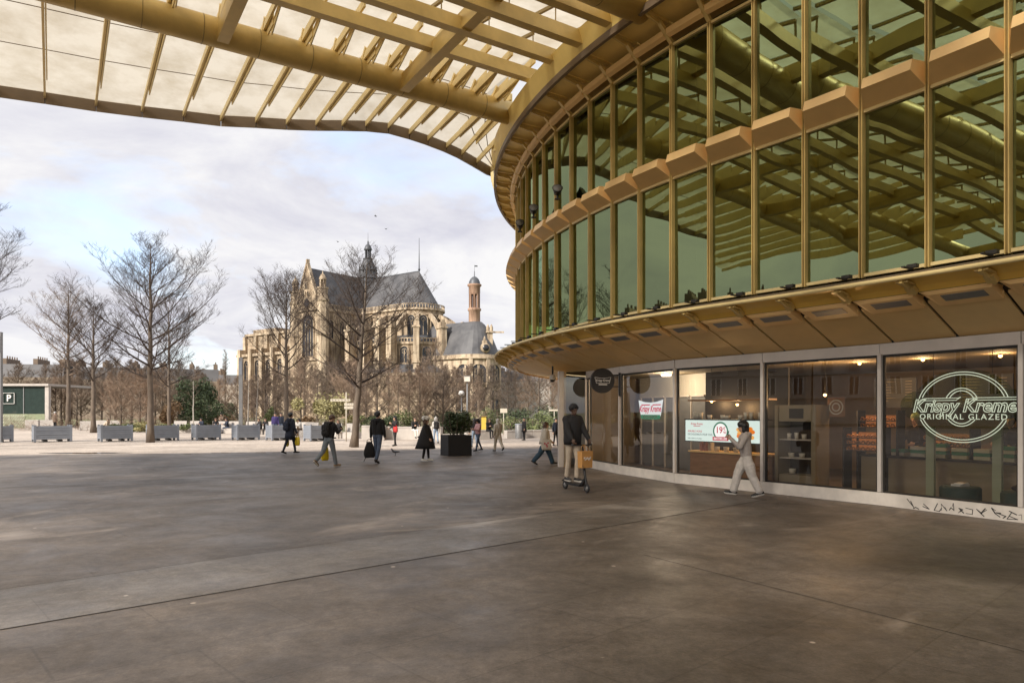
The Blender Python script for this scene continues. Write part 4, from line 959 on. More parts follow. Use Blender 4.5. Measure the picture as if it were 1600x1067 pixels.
shrub('light_shrub', 'small bright green upright shrub behind the people by the planter boxes', ground(424, 62), (.5, .5, 1.1), 900, .09, 'leaf_mid', 3, zc=1.1)
shrub('dry_shrub', 'rust brown rounded bush behind the wide bare tree at left', ground(262, 66), (1.4, 1.4, 1.5), 2400, .10, 'leaf_brown', 4, zc=1.2)
for j, (px, d, r_, h, m_, lab) in enumerate(((205, 64, 1.5, .45, 'leaf_mid', 'low green ground cover patch left of the rust brown bush'), (232, 63, 1.6, .5, 'leaf_yellow', 'low yellowish ground cover patch before the rust brown bush'), (275, 62, 1.8, .55, 'leaf_mid', 'low green ground cover patch before the dark evergreen'),
        (600, 58, 1.6, .9, 'leaf_dark', 'dark green bush behind the man carrying a low backpack'), (570, 60, 1.3, .9, 'leaf_mid', 'bright green bush right of the leaning tree'), (640, 60, 1.5, 1.0, 'leaf_mid', 'green bush behind the low wall between two walking women'), (700, 62, 1.7, 1.1, 'leaf_dark', 'green bush behind the black planter, left part'),
        (762, 60, 1.7, 1.2, 'leaf_mid', 'green bush behind the woman in pink'), (800, 58, 1.9, 1.25, 'leaf_dark', 'big dark green bush left of the pavilion corner'), (832, 56, 1.7, 1.05, 'leaf_mid', 'lighter green bush near the pavilion corner'), (858, 60, 1.7, 1.2, 'leaf_dark', 'dark bush seen past the corner post'), (480, 66, 1.6, .8, 'leaf_brown', 'brown low bush behind the concrete loungers'), (360, 70, 2.0, .8, 'leaf_brown', 'brown low bush beside the tall grey post'), (445, 72, 2, .8, 'leaf_brown', 'brown low bush behind the man in navy'))):
    shrub('low_shrub', lab, ground(px, d), (r_, 1.1, h), 1300, .09, m_, 100+j, 'low shrubs along the park edge', zc=h*.8)
# leaf litter and brush under the thicket: one uncountable mass
rng = random.Random(9); b = MB()
for _ in range(9000):
    d = rng.uniform(66, 108); x = rng.uniform(-58, 8)*d/80; z = abs(rng.gauss(0, .55)); a = V(rng.gauss(0, 1), rng.gauss(0, 1), rng.gauss(0, 1.4)).normalized(); w = rng.uniform(.12, .42); s = a.orthogonal().normalized()*.016
    p = V(x, d, z+.05); b.add([p-a*w-s, p-a*w+s, p+a*w+s*.4, p+a*w-s*.4], [(0, 1, 2, 3)])
tag(b.build('undergrowth', M['twig_brown'], recalc=False), kind='stuff')
# black planter with an evergreen bush
pc = gp(712.5, 711); th = thing('black_planter', 'big square black planter holding a dark green bush', 'planter', pc)
b = MB(); s = .52; h = .86; rot = Matrix.Rotation(R(24), 4, 'Z')
for (x0, x1, y0, y1) in ((-s, s, -s, -s+.04), (-s, s, s-.04, s), (-s, -s+.04, -s+.04, s-.04), (s-.04, s, -s+.04, s-.04)): b.prism([(x0, y0), (x1, y0), (x1, y1), (x0, y1)], .0, h)
b.prism([(-s+.04, -s+.04), (s-.04, -s+.04), (s-.04, s-.04), (-s+.04, s-.04)], .3, h-.08); b.xform(rot); b.build('planter_box', M['black_matt'], th, local=True)
rng = random.Random(4); b = MB(); leaf_cloud(b, (0, 0, 1.25), (.66, .66, .60), 3400, .055, rng, 16); b.build('foliage', M['leaf_dark'], th, local=True, recalc=False)
b = MB()
for j in range(9): a = j*.7; b.tube([(.15*math.cos(a), .15*math.sin(a), .7), (.4*math.cos(a), .4*math.sin(a), 1.2), (.55*math.cos(a), .55*math.sin(a), 1.7)], [.02, .014, .005], 5)
b.build('stem', M['bark'], th, local=True, recalc=False)
# ---------------------------------------------------------------- the church beyond the park
def stone_material(name, lo, hi, rows=.55):
    m = bpy.data.materials.new(name); m.use_nodes = True; nt = m.node_tree; nd = nt.nodes; ln = nt.links; b = nd['Principled BSDF']; b.inputs['Roughness'].default_value = .85
    tc = nd.new('ShaderNodeTexCoord'); n = nd.new('ShaderNodeTexNoise'); n.inputs['Scale'].default_value = .22; n.inputs['Detail'].default_value = 8; n.inputs['Roughness'].default_value = .7; ln.new(tc.outputs['Object'], n.inputs['Vector'])
    r = nd.new('ShaderNodeValToRGB'); ln.new(n.outputs[0], r.inputs[0]); e = r.color_ramp.elements; e[0].position = .34; e[1].position = .62; e[0].color = (*lo, 1); e[1].color = (*hi, 1)
    mp = nd.new('ShaderNodeMapping'); mp.inputs['Scale'].default_value = (1, 1, .12); ln.new(tc.outputs['Object'], mp.inputs[0])
    n2 = nd.new('ShaderNodeTexNoise'); n2.inputs['Scale'].default_value = 1.3; n2.inputs['Detail'].default_value = 5; ln.new(mp.outputs[0], n2.inputs['Vector'])
    r2 = nd.new('ShaderNodeValToRGB'); ln.new(n2.outputs[0], r2.inputs[0]); q = r2.color_ramp.elements; q[0].position = .38; q[1].position = .56; q[0].color = (.55, .5, .46, 1); q[1].color = (1.05, 1.03, 1, 1)
    wv = nd.new('ShaderNodeTexWave'); wv.bands_direction = 'Z'; wv.inputs['Scale'].default_value = rows; wv.inputs['Distortion'].default_value = .2; ln.new(tc.outputs['Object'], wv.inputs['Vector'])
    r3 = nd.new('ShaderNodeValToRGB'); ln.new(wv.outputs[0], r3.inputs[0]); g = r3.color_ramp.elements; g[0].position = .0; g[1].position = .12; g[0].color = (.78, .76, .74, 1); g[1].color = (1, 1, 1, 1)
    a = n
    def mul(x, y):
        k = nd.new('ShaderNodeMix'); k.data_type = 'RGBA'; k.blend_type = 'MULTIPLY'; k.inputs[0].default_value = 1; ln.new(x, k.inputs[6]); ln.new(y, k.inputs[7]); return k.outputs[2]
    ln.new(mul(mul(r.outputs[0], r2.outputs[0]), r3.outputs[0]), b.inputs['Base Color']); return m
M['stone'] = stone_material('weathered_limestone', (.22, .17, .115), (.50, .40, .285))
M['stone_pale'] = stone_material('pale_carved_limestone', (.32, .255, .18), (.60, .495, .365))
M['slate'] = material('slate_roof', (.060, .060, .066), .55, 0, .3, .35, .1, 4, col2=(.085, .083, .085))
M['lead'] = material('lead_sheet', (.085, .09, .10), .5, .2, .2, .5)
M['church_glass'] = material('dark_church_glass', (.028, .028, .032), .25, 0, .3, .8)
M['brick_rose'] = stone_material('rose_brick', (.28, .17, .12), (.42, .28, .20))
CO = V(-42.4, 207.3); CE = V(.8055, -.5926); CS = V(-.5926, -.8055)
def K(e, s, z): p = CO+CE*e+CS*s; return V(p.x, p.y, z)
church = thing('church', 'big weathered limestone church with steep slate roofs beyond the park', 'church', (CO.x, CO.y, 0))
EA = 20.7
def apse(r, e0, n=14, ang=90): # plan outline: straight sides from e0 then a round end at the east
    return [(e0, -r)]+[(EA+r*math.cos(R(a)), r*math.sin(R(a))) for a in np.linspace(-ang, ang, n+1)]+[(e0, r)]
def prismK(b, plan, z0, z1): b.hexa([K(e, s, z0) for e, s in plan], [K(e, s, z1) for e, s in plan])
def facK(b, c, wdir, up0, up1, w, out, depth):  # flat slab on a wall
    pass
def archK(name, m, foot, tdir, ndir, w, h, parent=church, depth=.35, frame=True, bars=2):
    """round-headed opening: recessed dark glass with a carved frame and mullions"""
    P = [(-w/2, 0), (w/2, 0), (w/2, h-w/2)]+[(w/2*math.cos(a), h-w/2+w/2*math.sin(a)) for a in np.linspace(0, PI, 11)[1:-1]]+[(-w/2, h-w/2)]
    f = lambda x, z, o: V(foot.x+tdir.x*x+ndir.x*o, foot.y+tdir.y*x+ndir.y*o, foot.z+z)
    b = MB(); b.hexa([f(x, z, -.1) for x, z in P], [f(x, z, .06) for x, z in P]); g = b.build(name, m, parent)
    if frame:
        b = MB(); k = 1+.42/w; Po = [(x*k, z if z <= 0 else h-w/2+(z-(h-w/2))*k if z > h-w/2 else z) for x, z in P]
        n = len(P)
        for i in range(1, n):
            j = (i+1) % n
            b.hexa([f(*P[i], .0), f(*P[j], .0), f(*Po[j], .0), f(*Po[i], .0)], [f(*P[i], .32), f(*P[j], .32), f(*Po[j], .32), f(*Po[i], .32)])
        for q in range(bars):
            x = -w/2+w*(q+1)/(bars+1); b.hexa([f(x-.07, 0, .05), f(x+.07, 0, .05), f(x+.07, 0, .2), f(x-.07, 0, .2)], [f(x-.07, h*.78, .05), f(x+.07, h*.78, .05), f(x+.07, h*.78, .2), f(x-.07, h*.78, .2)])
        c = f(0, h-w*.52, .12); rr = w*.26
        b.tube([V(c.x+tdir.x*rr*math.cos(a), c.y+tdir.y*rr*math.cos(a), c.z+rr*math.sin(a)) for a in np.linspace(0, 2*PI, 15)], .07, 4)
        o = b.build('tracery', M['stone_pale'], parent); o.parent = g; o.matrix_parent_inverse = Matrix.Identity(4)
    return g
b = MB(); prismK(b, apse(6.7, 4.4), 0, 29.6); b.build('choir_wall', M['stone'], church)
b = MB(); prismK(b, apse(7.15, 4.4), 29.2, 29.75); prismK(b, apse(6.95, 4.4), 27.9, 28.2); b.build('cornice', M['stone_pale'], church)
def balustrade(plan, z, parent=church, h=1.05, step=.55):
    b = MB(); P = [K(e, s, 0) for e, s in plan]
    for a, c in zip(P[:-1], P[1:]):
        b.beam(V(a.x, a.y, z+h), V(c.x, c.y, z+h), .32, .22); n = max(1, int((c-a).length/step))
        for k in range(n+1): q = a+(c-a)*(k/n); b.box((q.x, q.y, z+h/2), (.22, .22, h))
    b.build('balustrade', M['stone_pale'], parent)
balustrade(apse(6.95, 5.0), 29.75)
ZRG = 40.7
b = MB(); n = 16; er = 6.3; ring = [(EA+er*math.cos(R(a)), er*math.sin(R(a))) for a in np.linspace(-90, 90, n+1)]
b.quad(K(-24, -er, 29.8), K(EA, -er, 29.8), K(EA, 0, ZRG), K(-24, 0, ZRG)); b.quad(K(EA, er, 29.8), K(-24, er, 29.8), K(-24, 0, ZRG), K(EA, 0, ZRG))
for p, q in zip(ring[:-1], ring[1:]): b.add([K(*p, 29.8), K(*q, 29.8), K(EA, 0, ZRG)], [(0, 1, 2)])
b.add([K(-24, -er, 29.8), K(-24, er, 29.8), K(-24, 0, ZRG)], [(0, 1, 2)])
b.build('main_roof', M['slate'], church)
b = MB(); b.beam(K(-24, 0, ZRG), K(EA+.2, 0, ZRG), .3, .22); b.build('ridge', M['lead'], church)
b = MB(); prismK(b, [(-24, -6.4), (-4.5, -6.4), (-4.5, 6.4), (-24, 6.4)], 0, 29.6); b.build('nave_wall', M['stone'], church)
# transept facing the viewer
TW = 4.7; TS = 21.2
b = MB(); prismK(b, [(-TW, 0), (TW, 0), (TW, TS), (-TW, TS)], 0, 29.6); b.build('transept_wall', M['stone'], church)
b = MB(); lo = [K(-TW-.1, TS-.1, 29.6), K(TW+.1, TS-.1, 29.6), K(0, TS-.1, ZRG+.9)]; hi = [K(-TW-.1, TS+.55, 29.6), K(TW+.1, TS+.55, 29.6), K(0, TS+.55, ZRG+.9)]; b.hexa(lo, hi); b.build('gable', M['stone'], church)
b = MB()
for sg in (-1, 1): b.beam(K(sg*(TW+.3), TS+.25, 29.8), K(0, TS+.25, ZRG+1.2), .95, .5)
b.box(K(0, TS+.25, ZRG+1.6), (.8, .8, 1.2), R(36)); b.build('gable_coping', M['stone_pale'], church)
b = MB(); w = TW-.25
b.quad(K(w, 0, 29.8), K(w, TS, 29.8), K(0, TS, ZRG), K(0, 0, ZRG)); b.quad(K(-w, 0, 29.8), K(-w, TS, 29.8), K(0, TS, ZRG), K(0, 0, ZRG)); b.build('transept_roof', M['slate'], church)
balustrade([(TW+.15, 7.2), (TW+.15, TS-1.5)], 29.7)
b = MB(); b.prism([K(TW, 6, 0), K(TW+.4, 6, 0), K(TW+.4, TS, 0), K(TW, TS, 0)], 28.9, 29.7); b.build('cornice', M['stone_pale'], church)
for z in (11.0, 15.6, 29.0): b = MB(); prismK(b, [(-TW-.3, TS), (TW+.3, TS), (TW+.3, TS+.5), (-TW-.3, TS+.5)], z, z+.55); b.build('string_course', M['stone_pale'], church)
archK('window', M['church_glass'], K(0, TS+.02, 16.8), CE, CS, 4.6, 11.2, bars=3)
archK('window', M['church_glass'], K(0, TS+.55, 34.9), CE, CS, .8, 1.6, bars=0)
for e in (-.9, .9): archK('window', M['church_glass'], K(e, TS+.55, 33.0), CE, CS, .55, 1.2, bars=0)
b = MB(); c = K(0, TS+.55, 31.1); b.tube([V(c.x+CE.x*1.3*math.cos(a), c.y+CE.y*1.3*math.cos(a), c.z+1.3*math.sin(a)) for a in np.linspace(0, 2*PI, 21)], .22, 5); b.build('rose_frame', M['stone_pale'], church)
b = MB(); cs3 = V(CS.x, CS.y, 0); b.hexa([c+V(CE.x*1.2*math.cos(a), CE.y*1.2*math.cos(a), 1.2*math.sin(a)) for a in np.linspace(0, 2*PI, 20)[:-1]], [c+cs3*.05+V(CE.x*1.2*math.cos(a), CE.y*1.2*math.cos(a), 1.2*math.sin(a)) for a in np.linspace(0, 2*PI, 20)[:-1]]); b.build('rose_window', M['church_glass'], church)
for sg in (-1, 1):
    b = MB(); c = K(sg*(TW+1.1), TS-.1, 0); b.lathe(c, [(1.75, 0), (1.75, 10.8), (1.95, 11), (1.95, 11.5), (1.6, 11.7), (1.6, 22), (1.8, 22.2), (1.8, 22.7), (1.5, 22.9), (1.5, 31), (1.75, 31.2), (1.75, 31.9), (1.35, 32.0), (1.35, 34.2), (1.6, 34.4), (1.6, 34.8), (0, 34.8)], 8, smooth=False); tu = b.build('turret', M['stone_pale'], church)
    b = MB()
    for k in range(6): a = k*PI/3; b.box((c.x+.72*math.cos(a), c.y+.72*math.sin(a), 35.8), (.28, .28, 2.0), a)
    b.lathe(c, [(.95, 36.8), (1.05, 37.1), (.85, 37.5), (.55, 38.1), (.15, 38.5), (.05, 39.3)], 10); o = b.build('turret_lantern', M['stone_pale'], church); o.parent = tu; o.matrix_parent_inverse = Matrix.Identity(4)
# lower rings: ambulatory and chapels
b = MB(); prismK(b, apse(12.4, 4.8, 12), 0, 20.0); b.build('ambulatory_wall', M['stone'], church)
b = MB(); lo = apse(12.5, 4.8, 12); hi = apse(6.75, 4.8, 12)
for (p, q), (r_, t_) in zip(zip(lo[:-1], lo[1:]), zip(hi[:-1], hi[1:])): b.quad(K(*p, 20.0), K(*q, 20.0), K(*t_, 22.4), K(*r_, 22.4))
b.build('ambulatory_roof', M['lead'], church)
b = MB(); prismK(b, apse(12.8, 4.8, 12), 19.4, 20.05); b.build('cornice', M['stone_pale'], church); balustrade(apse(12.7, 5, 12), 20.05, h=.9, step=.8)
b = MB(); prismK(b, apse(18.0, 4.8, 10), 0, 11.6); b.build('chapel_wall', M['stone'], church)
b = MB(); prismK(b, apse(18.4, 4.8, 10), 11.0, 11.7); prismK(b, apse(18.2, 4.8, 10), 4.4, 4.8); b.build('cornice', M['stone_pale'], church)
b = MB(); lo = apse(18.1, 4.8, 10); hi = apse(12.45, 4.8, 10)
for (p, q), (r_, t_) in zip(zip(lo[:-1], lo[1:]), zip(hi[:-1], hi[1:])): b.quad(K(*p, 11.7), K(*q, 11.7), K(*t_, 14.2), K(*r_, 14.2))
b.build('chapel_roof', M['lead'], church)
for a in range(-44, 91, 27):
    d = V(*(CE*math.cos(R(a))+CS*math.sin(R(a)))); t = V(-d.y, d.x)
    def PA(r, z): p = CO+CE*EA+d*r; return V(p.x, p.y, z)
    archK('window', M['church_glass'], PA(6.72, 22.5), t, d, 2.1, 5.2, bars=1)
    archK('window', M['church_glass'], PA(12.3, 14.6), t, d, 2.4, 4.2, bars=1)
    archK('window', M['church_glass'], PA(17.6, 5.4), t, d, 3.0, 5.2, bars=2)
def buttress(base, d, hi_pt, zp, wid=1.15):
    """pier with a pinnacle and two flying arches up to the choir wall"""
    rz = math.atan2(d.y, d.x); b = MB()
    b.box((base.x, base.y, zp/2), (3.0, wid, zp), rz); b.box((base.x, base.y, zp+.25), (3.4, wid+.5, .5), rz); b.box((base.x, base.y, zp*.62), (3.5, wid+.5, .45), rz); b.box((base.x, base.y, zp+1.0), (2.2, wid, 1.2), rz)
    b.box((base.x+d.x*.6, base.y+d.y*.6, zp+1.9), (.7, .9, .7), rz)
    q = b.build('buttress', M['stone_pale'], church); L = (hi_pt-base); L.z = 0
    for dz, sag in ((0, .0),):
        b = MB(); n = 8; s0 = V(base.x, base.y, zp-2.4+dz); s1 = V(hi_pt.x, hi_pt.y, hi_pt.z+dz)
        pts = [s0.lerp(s1, k/n)+V(0, 0, 1.1*math.sin(PI*k/n*.9)) for k in range(n+1)]
        for p0, p1 in zip(pts[:-1], pts[1:]): b.beam(p0, p1, .75, 1.15)
        o = b.build('flying_arch', M['stone_pale'], church); o.parent = q; o.matrix_parent_inverse = Matrix.Identity(4)
for a in range(-58, 82, 27):
    d = V(*(CE*math.cos(R(a-1))+CS*math.sin(R(a-1)))); p = CO+CE*EA+d*14.2; h = CO+CE*EA+d*6.8
    buttress(V(p.x, p.y, 0), d, V(h.x, h.y, 27.4), 23.4, 1.5)
for e in (9, 15, EA):
    p = CO+CE*e+CS*14.2; h = CO+CE*e+CS*6.8; buttress(V(p.x, p.y, 0), CS, V(h.x, h.y, 27.4), 23.4, 1.5)
    for z, w, h2, s in ((22.5, 2.1, 5.2, 6.75), (5.4, 3.0, 5.2, 18.05)):
        f = CO+CE*(e-3)+CS*s; archK('window', M['church_glass'], V(f.x, f.y, z), CE, CS, w, h2, bars=1)
# low western block
b = MB(); prismK(b, [(-39, 4), (-4.8, 4), (-4.8, 14.5), (-39, 14.5)], 0, 25.4); b.build('nave_aisle_wall', M['stone'], church)
b = MB(); prismK(b, [(-39.4, 4), (-4.8, 4), (-4.8, 15), (-39.4, 15)], 25.0, 25.7); b.build('cornice', M['stone_pale'], church)
b = MB(); prismK(b, [(-36, 4), (-24, 4), (-24, 14.2), (-36, 14.2)], 25.7, 26.9); b.build('parapet', M['stone'], church)
b = MB(); prismK(b, [(-41, 3), (-4.8, 3), (-4.8, 16), (-41, 16)], 0, 18.6); b.build('nave_chapel_wall', M['stone'], church)
b = MB(); prismK(b, [(-41.6, 3), (-4.8, 3), (-4.8, 16.6), (-41.6, 16.6)], 18.6, 19.4); prismK(b, [(-41.4, 3), (-4.8, 3), (-4.8, 16.4), (-41.4, 16.4)], 9.8, 10.3); b.build('cornice', M['stone_pale'], church)
for k in range(7):
    e = -40+k*5.6; b = MB(); prismK(b, [(e, 14.4), (e+1.5, 14.4), (e+1.5, 17.2), (e, 17.2)], 0, 20.8); prismK(b, [(e+.1, 14.4), (e+1.4, 14.4), (e+1.4, 15.3), (e+.1, 15.3)], 20.8, 24.9); b.build('buttress', M['stone_pale'], church)
    if k < 6:
        f = CO+CE*(e+3.5)+CS*16.02; archK('window', M['church_glass'], V(f.x, f.y, 11.2), CE, CS, 2.4, 6.2, bars=1)
        f = CO+CE*(e+3.5)+CS*16.02; archK('window', M['church_glass'], V(f.x, f.y, 3), CE, CS, 2.6, 5.6, bars=1)
for e in (7.3, 10.9, 14.6):
    f = CO+CE*(TW+.02)+CS*(e+3); archK('window', M['church_glass'], V(f.x, f.y, 21.5), CS, CE, 1.5, 5, bars=1)
# crossing spire, mast
c = K(0, 0, 0); b = MB(); b.lathe(c, [(3.2, 37.5), (3.2, 40.6), (3.5, 40.8), (3.0, 41.5), (2.6, 41.6), (2.6, 43.0), (2.9, 43.3), (2.1, 44.6), (1.35, 46.4), (1.5, 46.8), (.5, 46.9)], 8, smooth=False); sp = b.build('spire', M['lead'], church)
b = MB()
for k in range(8): a = k*PI/4; b.box((c.x+.78*math.cos(a), c.y+.78*math.sin(a), 48.0), (.22, .22, 2.6), a); b.box((c.x+2.45*math.cos(a+.39), c.y+2.45*math.sin(a+.39), 43.6), (.3, .3, 1.7), a)
b.lathe(c, [(1.05, 49.2), (1.25, 49.5), (1.0, 50.1), (.75, 50.7), (.25, 51.1), (.22, 51.8), (.06, 52.2), (.03, 54.4)], 10); o = b.build('spire_lantern', M['lead'], church); o.parent = sp; o.matrix_parent_inverse = Matrix.Identity(4)
c = K(EA, 0, ZRG); b = MB(); b.tube([c, c+V(0, 0, 9.2)], [.16, .06], 6); b.ball(c+V(0, 0, .5), .35); b.build('lightning_rod', M['lead'], church)
# east chapel with its round end, dome-like slate roof and brick lantern
EC = 41.0
def chap(r, n=12): return [(29, -r)]+[(EC+r*math.cos(R(a)), r*math.sin(R(a))) for a in np.linspace(-90, 90, n+1)]+[(29, r)]
b = MB(); prismK(b, chap(6.3), 0, 15.4); b.build('east_chapel_wall', M['stone_pale'], church)
b = MB(); prismK(b, chap(6.9), 15.2, 15.6); prismK(b, chap(6.6), 15.6, 16.3); prismK(b, chap(6.55), 8.4, 8.8); b.build('cornice', M['stone_pale'], church)
b = MB(); prof = [(6.3, 16.3), (5.6, 18.0), (4.7, 20.2), (3.6, 22.6), (2.3, 24.4), (1.5, 25.1)]
for (r0, z0), (r1, z1) in zip(prof[:-1], prof[1:]):
    A = [(27.5, -r0)]+[(EC+r0*math.cos(R(a)), r0*math.sin(R(a))) for a in np.linspace(-90, 90, 13)]+[(27.5, r0)]
    B = [(27.5, -r1)]+[(EC+r1*math.cos(R(a)), r1*math.sin(R(a))) for a in np.linspace(-90, 90, 13)]+[(27.5, r1)]
    for p, q, r_, t_ in zip(A[:-1], A[1:], B[1:], B[:-1]): b.quad(K(*p, z0), K(*q, z0), K(*r_, z1), K(*t_, z1))
b.poly([K(27.5, -1.5, 25.1), K(EC, -1.5, 25.1), K(EC+1.5, 0, 25.1), K(EC, 1.5, 25.1), K(27.5, 1.5, 25.1)]); b.build('east_chapel_roof', M['slate'], church)
for a in (-38, 2, 44, 80):
    d = V(*(CE*math.cos(R(a))+CS*math.sin(R(a)))); t = V(-d.y, d.x); p = CO+CE*EC+d*6.2
    archK('window', M['church_glass'], V(p.x, p.y, 9.2), t, d, 4.0, 4.6, bars=3)
    archK('window', M['church_glass'], V(p.x, p.y, 2.0), t, d, 3.2, 5.4, bars=1)
for a in (-18, 23, 62):
    d = V(*(CE*math.cos(R(a))+CS*math.sin(R(a)))); p = CO+CE*EC+d*6.4; b = MB(); b.box((p.x, p.y, 7.8), (.7, 1.0, 15.4), math.atan2(d.y, d.x)); b.build('pilaster', M['stone_pale'], church)
c = K(EC-.5, 0, 0); b = MB(); b.lathe(c, [(1.5, 24.4), (1.5, 27.9), (1.75, 28.1), (1.75, 28.6), (1.4, 28.8)], 12); lt = b.build('lantern_tower', M['brick_rose'], church)
b = MB()
for k in range(8): a = k*PI/4; b.box((c.x+1.28*math.cos(a), c.y+1.28*math.sin(a), 30.6), (.34, .42, 3.6), a)
b.lathe(c, [(.55, 28.8), (.55, 32.4)], 8); b.lathe(c, [(1.3, 32.2), (1.5, 32.6), (1.5, 34.2), (1.85, 34.5), (1.85, 34.9), (1.3, 35.0)], 12); o = b.build('lantern_arcade', M['brick_rose'], church); o.parent = lt; o.matrix_parent_inverse = Matrix.Identity(4)
b = MB(); b.lathe(c, [(1.5, 34.95), (1.42, 35.6), (1.1, 36.3), (.6, 36.8), (.12, 37.0), (.1, 38.2), (.04, 38.5), (.03, 40)], 14); b.box((c.x+.4, c.y, 39.7), (.8, .05, .35), .2); o = b.build('lantern_dome', M['lead'], church); o.parent = lt; o.matrix_parent_inverse = Matrix.Identity(4)
d = V(*(CE*math.cos(R(28))+CS*math.sin(R(28)))); p = CO+CE*EC+d*5.6; b = MB(); b.tube([V(p.x, p.y, 17.9), V(p.x+d.x*.9, p.y+d.y*.9, 17.9)], 1.25, 14); b.box((p.x, p.y, 19.4), (1, 1, .8), .4); b.lathe(V(p.x, p.y, 0), [(.35, 19.6), (.3, 20.4), (0, 21)], 8); dm = b.build('dormer', M['stone_pale'], church)
b = MB(); b.tube([V(p.x+d.x*.85, p.y+d.y*.85, 17.9), V(p.x+d.x*.95, p.y+d.y*.95, 17.9)], .85, 14); o = b.build('dormer_glass', M['church_glass'], church); o.parent = dm; o.matrix_parent_inverse = Matrix.Identity(4)
d = V(*(CE*math.cos(R(-2))+CS*math.sin(R(-2)))); p = CO+CE*EC+d*4.4; b = MB(); b.box((p.x, p.y, 20.4), (1.3, 1.3, 3.4), .3); b.box((p.x, p.y, 22.2), (1.9, 1.9, .4), .3)
for sx in (-.45, .45): b.lathe(V(p.x+sx, p.y, 0), [(.4, 22.4), (.45, 23.3), (.25, 23.9), (0, 24.3)], 8)
b.box((p.x+2.2, p.y, 22.2), (3, .3, .4)); b.build('pinnacle', M['stone_pale'], church)

# ---------------------------------------------------------------- houses
M['plaster'] = material('cream_plaster_front', (.46, .40, .33), .8, 0, .1, .25)
M['plaster2'] = material('pale_stone_front', (.52, .48, .43), .8, 0, .1, .25)
M['plaster3'] = material('brown_plaster_front', (.30, .235, .175), .8, 0, .15, .25)
M['zinc'] = material('zinc_mansard', (.115, .11, .11), .5, .3, .12, .4)
M['pane'] = material('dark_window_pane', (.03, .033, .04), .12, 0, .2)
M['chimney'] = material('chimney_brick', (.19, .14, .105), .85, 0, .2, 1)
def house(label, a, c, depth, nf, hfl, m, seed, bay=3.2, group='town houses', base=3.8):
    """terrace house along a-c, front on the left of a->c"""
    rng = random.Random(seed); a = V(*a); c = V(*c); L = (c-a).length; t = (c-a)/L; n = V(t.y, -t.x); H = base+nf*hfl
    th = thing('town_house', label, 'building', (a.x, a.y, 0), 0, group)
    f = lambda x, o, z: V(a.x+t.x*x+n.x*o, a.y+t.y*x+n.y*o, z)
    b = MB(); b.hexa([f(0, 0, 0), f(L, 0, 0), f(L, -depth, 0), f(0, -depth, 0)], [f(0, 0, H), f(L, 0, H), f(L, -depth, H), f(0, -depth, H)]); b.build('wall', m, th)
    b = MB(); b.hexa([f(.05, .05, H+.003), f(L-.05, .05, H+.003), f(L-.05, -depth, H+.003), f(.05, -depth, H+.003)], [f(.05, -1.6, H+3.2), f(L-.05, -1.6, H+3.2), f(L-.05, -depth+1.6, H+3.2), f(.05, -depth+1.6, H+3.2)]); rf = b.build('roof', M['zinc'], th)
    for x in [.8, L-.8]+[L*(q+1)/(int(L/7)+1) for q in range(int(L/7))]:
        b = MB(); b.hexa([f(x-.5, -2, H+1), f(x+.5, -2, H+1), f(x+.5, -depth+2, H+1), f(x-.5, -depth+2, H+1)], [f(x-.5, -2, H+4.6), f(x+.5, -2, H+4.6), f(x+.5, -depth+2, H+4.6), f(x-.5, -depth+2, H+4.6)])
        for k in range(5): p = f(x, -2.6-k*(depth-5)/5, 0); b.lathe(p, [(.18, H+4.6), (.15, H+5.3)], 6)
        o = b.build('chimney', M['chimney'], th); o.parent = rf; o.matrix_parent_inverse = Matrix.Identity(4)
    b = MB()
    for k in range(nf+1):
        z = base+k*hfl-.25; b.hexa([f(0, 0, z), f(L, 0, z), f(L, .3, z), f(0, .3, z)], [f(0, 0, z+.25), f(L, 0, z+.25), f(L, .3, z+.25), f(0, .3, z+.25)])
    b.build('cornice', m, th)
    nb = max(2, int(L/bay))
    for j in range(nb):
        x = (j+.5)*L/nb
        for k in range(nf):
            z = base+k*hfl+.35; w, h = 1.15, hfl-1.0; b = MB()
            b.hexa([f(x-w/2, -.05, z), f(x+w/2, -.05, z), f(x+w/2, .02, z), f(x-w/2, .02, z)], [f(x-w/2, -.05, z+h), f(x+w/2, -.05, z+h), f(x+w/2, .02, z+h), f(x-w/2, .02, z+h)])
            b.mat(1)
            for xx in (x-w/2-.09, x, x+w/2+.09): b.hexa([f(xx-.07, .0, z), f(xx+.07, .0, z), f(xx+.07, .08, z), f(xx-.07, .08, z)], [f(xx-.07, .0, z+h+.1), f(xx+.07, .0, z+h+.1), f(xx+.07, .08, z+h+.1), f(xx-.07, .08, z+h+.1)])
            b.mat(2); b.hexa([f(x-w/2-.1, .08, z), f(x+w/2+.1, .08, z), f(x+w/2+.1, .32, z), f(x-w/2-.1, .32, z)], [f(x-w/2-.1, .08, z+.75), f(x+w/2+.1, .08, z+.75), f(x+w/2+.1, .32, z+.75), f(x-w/2-.1, .32, z+.75)]) if k % 2 else None
            b.build('window', [M['pane'], M['white'], M['post_grey']], th)
        b = MB(); z = H+.7; b.hexa([f(x-.7, -1.9, z), f(x+.7, -1.9, z), f(x+.7, .0, z), f(x-.7, .0, z)], [f(x-.7, -1.9, z+1.9), f(x+.7, -1.9, z+1.9), f(x+.7, .0, z+1.9), f(x-.7, .0, z+1.9)])
        b.mat(1); b.hexa([f(x-.45, 0.0, z+.2), f(x+.45, .0, z+.2), f(x+.45, .03, z+.2), f(x-.45, .03, z+.2)], [f(x-.45, .0, z+1.6), f(x+.45, .0, z+1.6), f(x+.45, .03, z+1.6), f(x-.45, .03, z+1.6)]); o = b.build('dormer', [m, M['pane']], th); o.parent = rf; o.matrix_parent_inverse = Matrix.Identity(4)
    return th
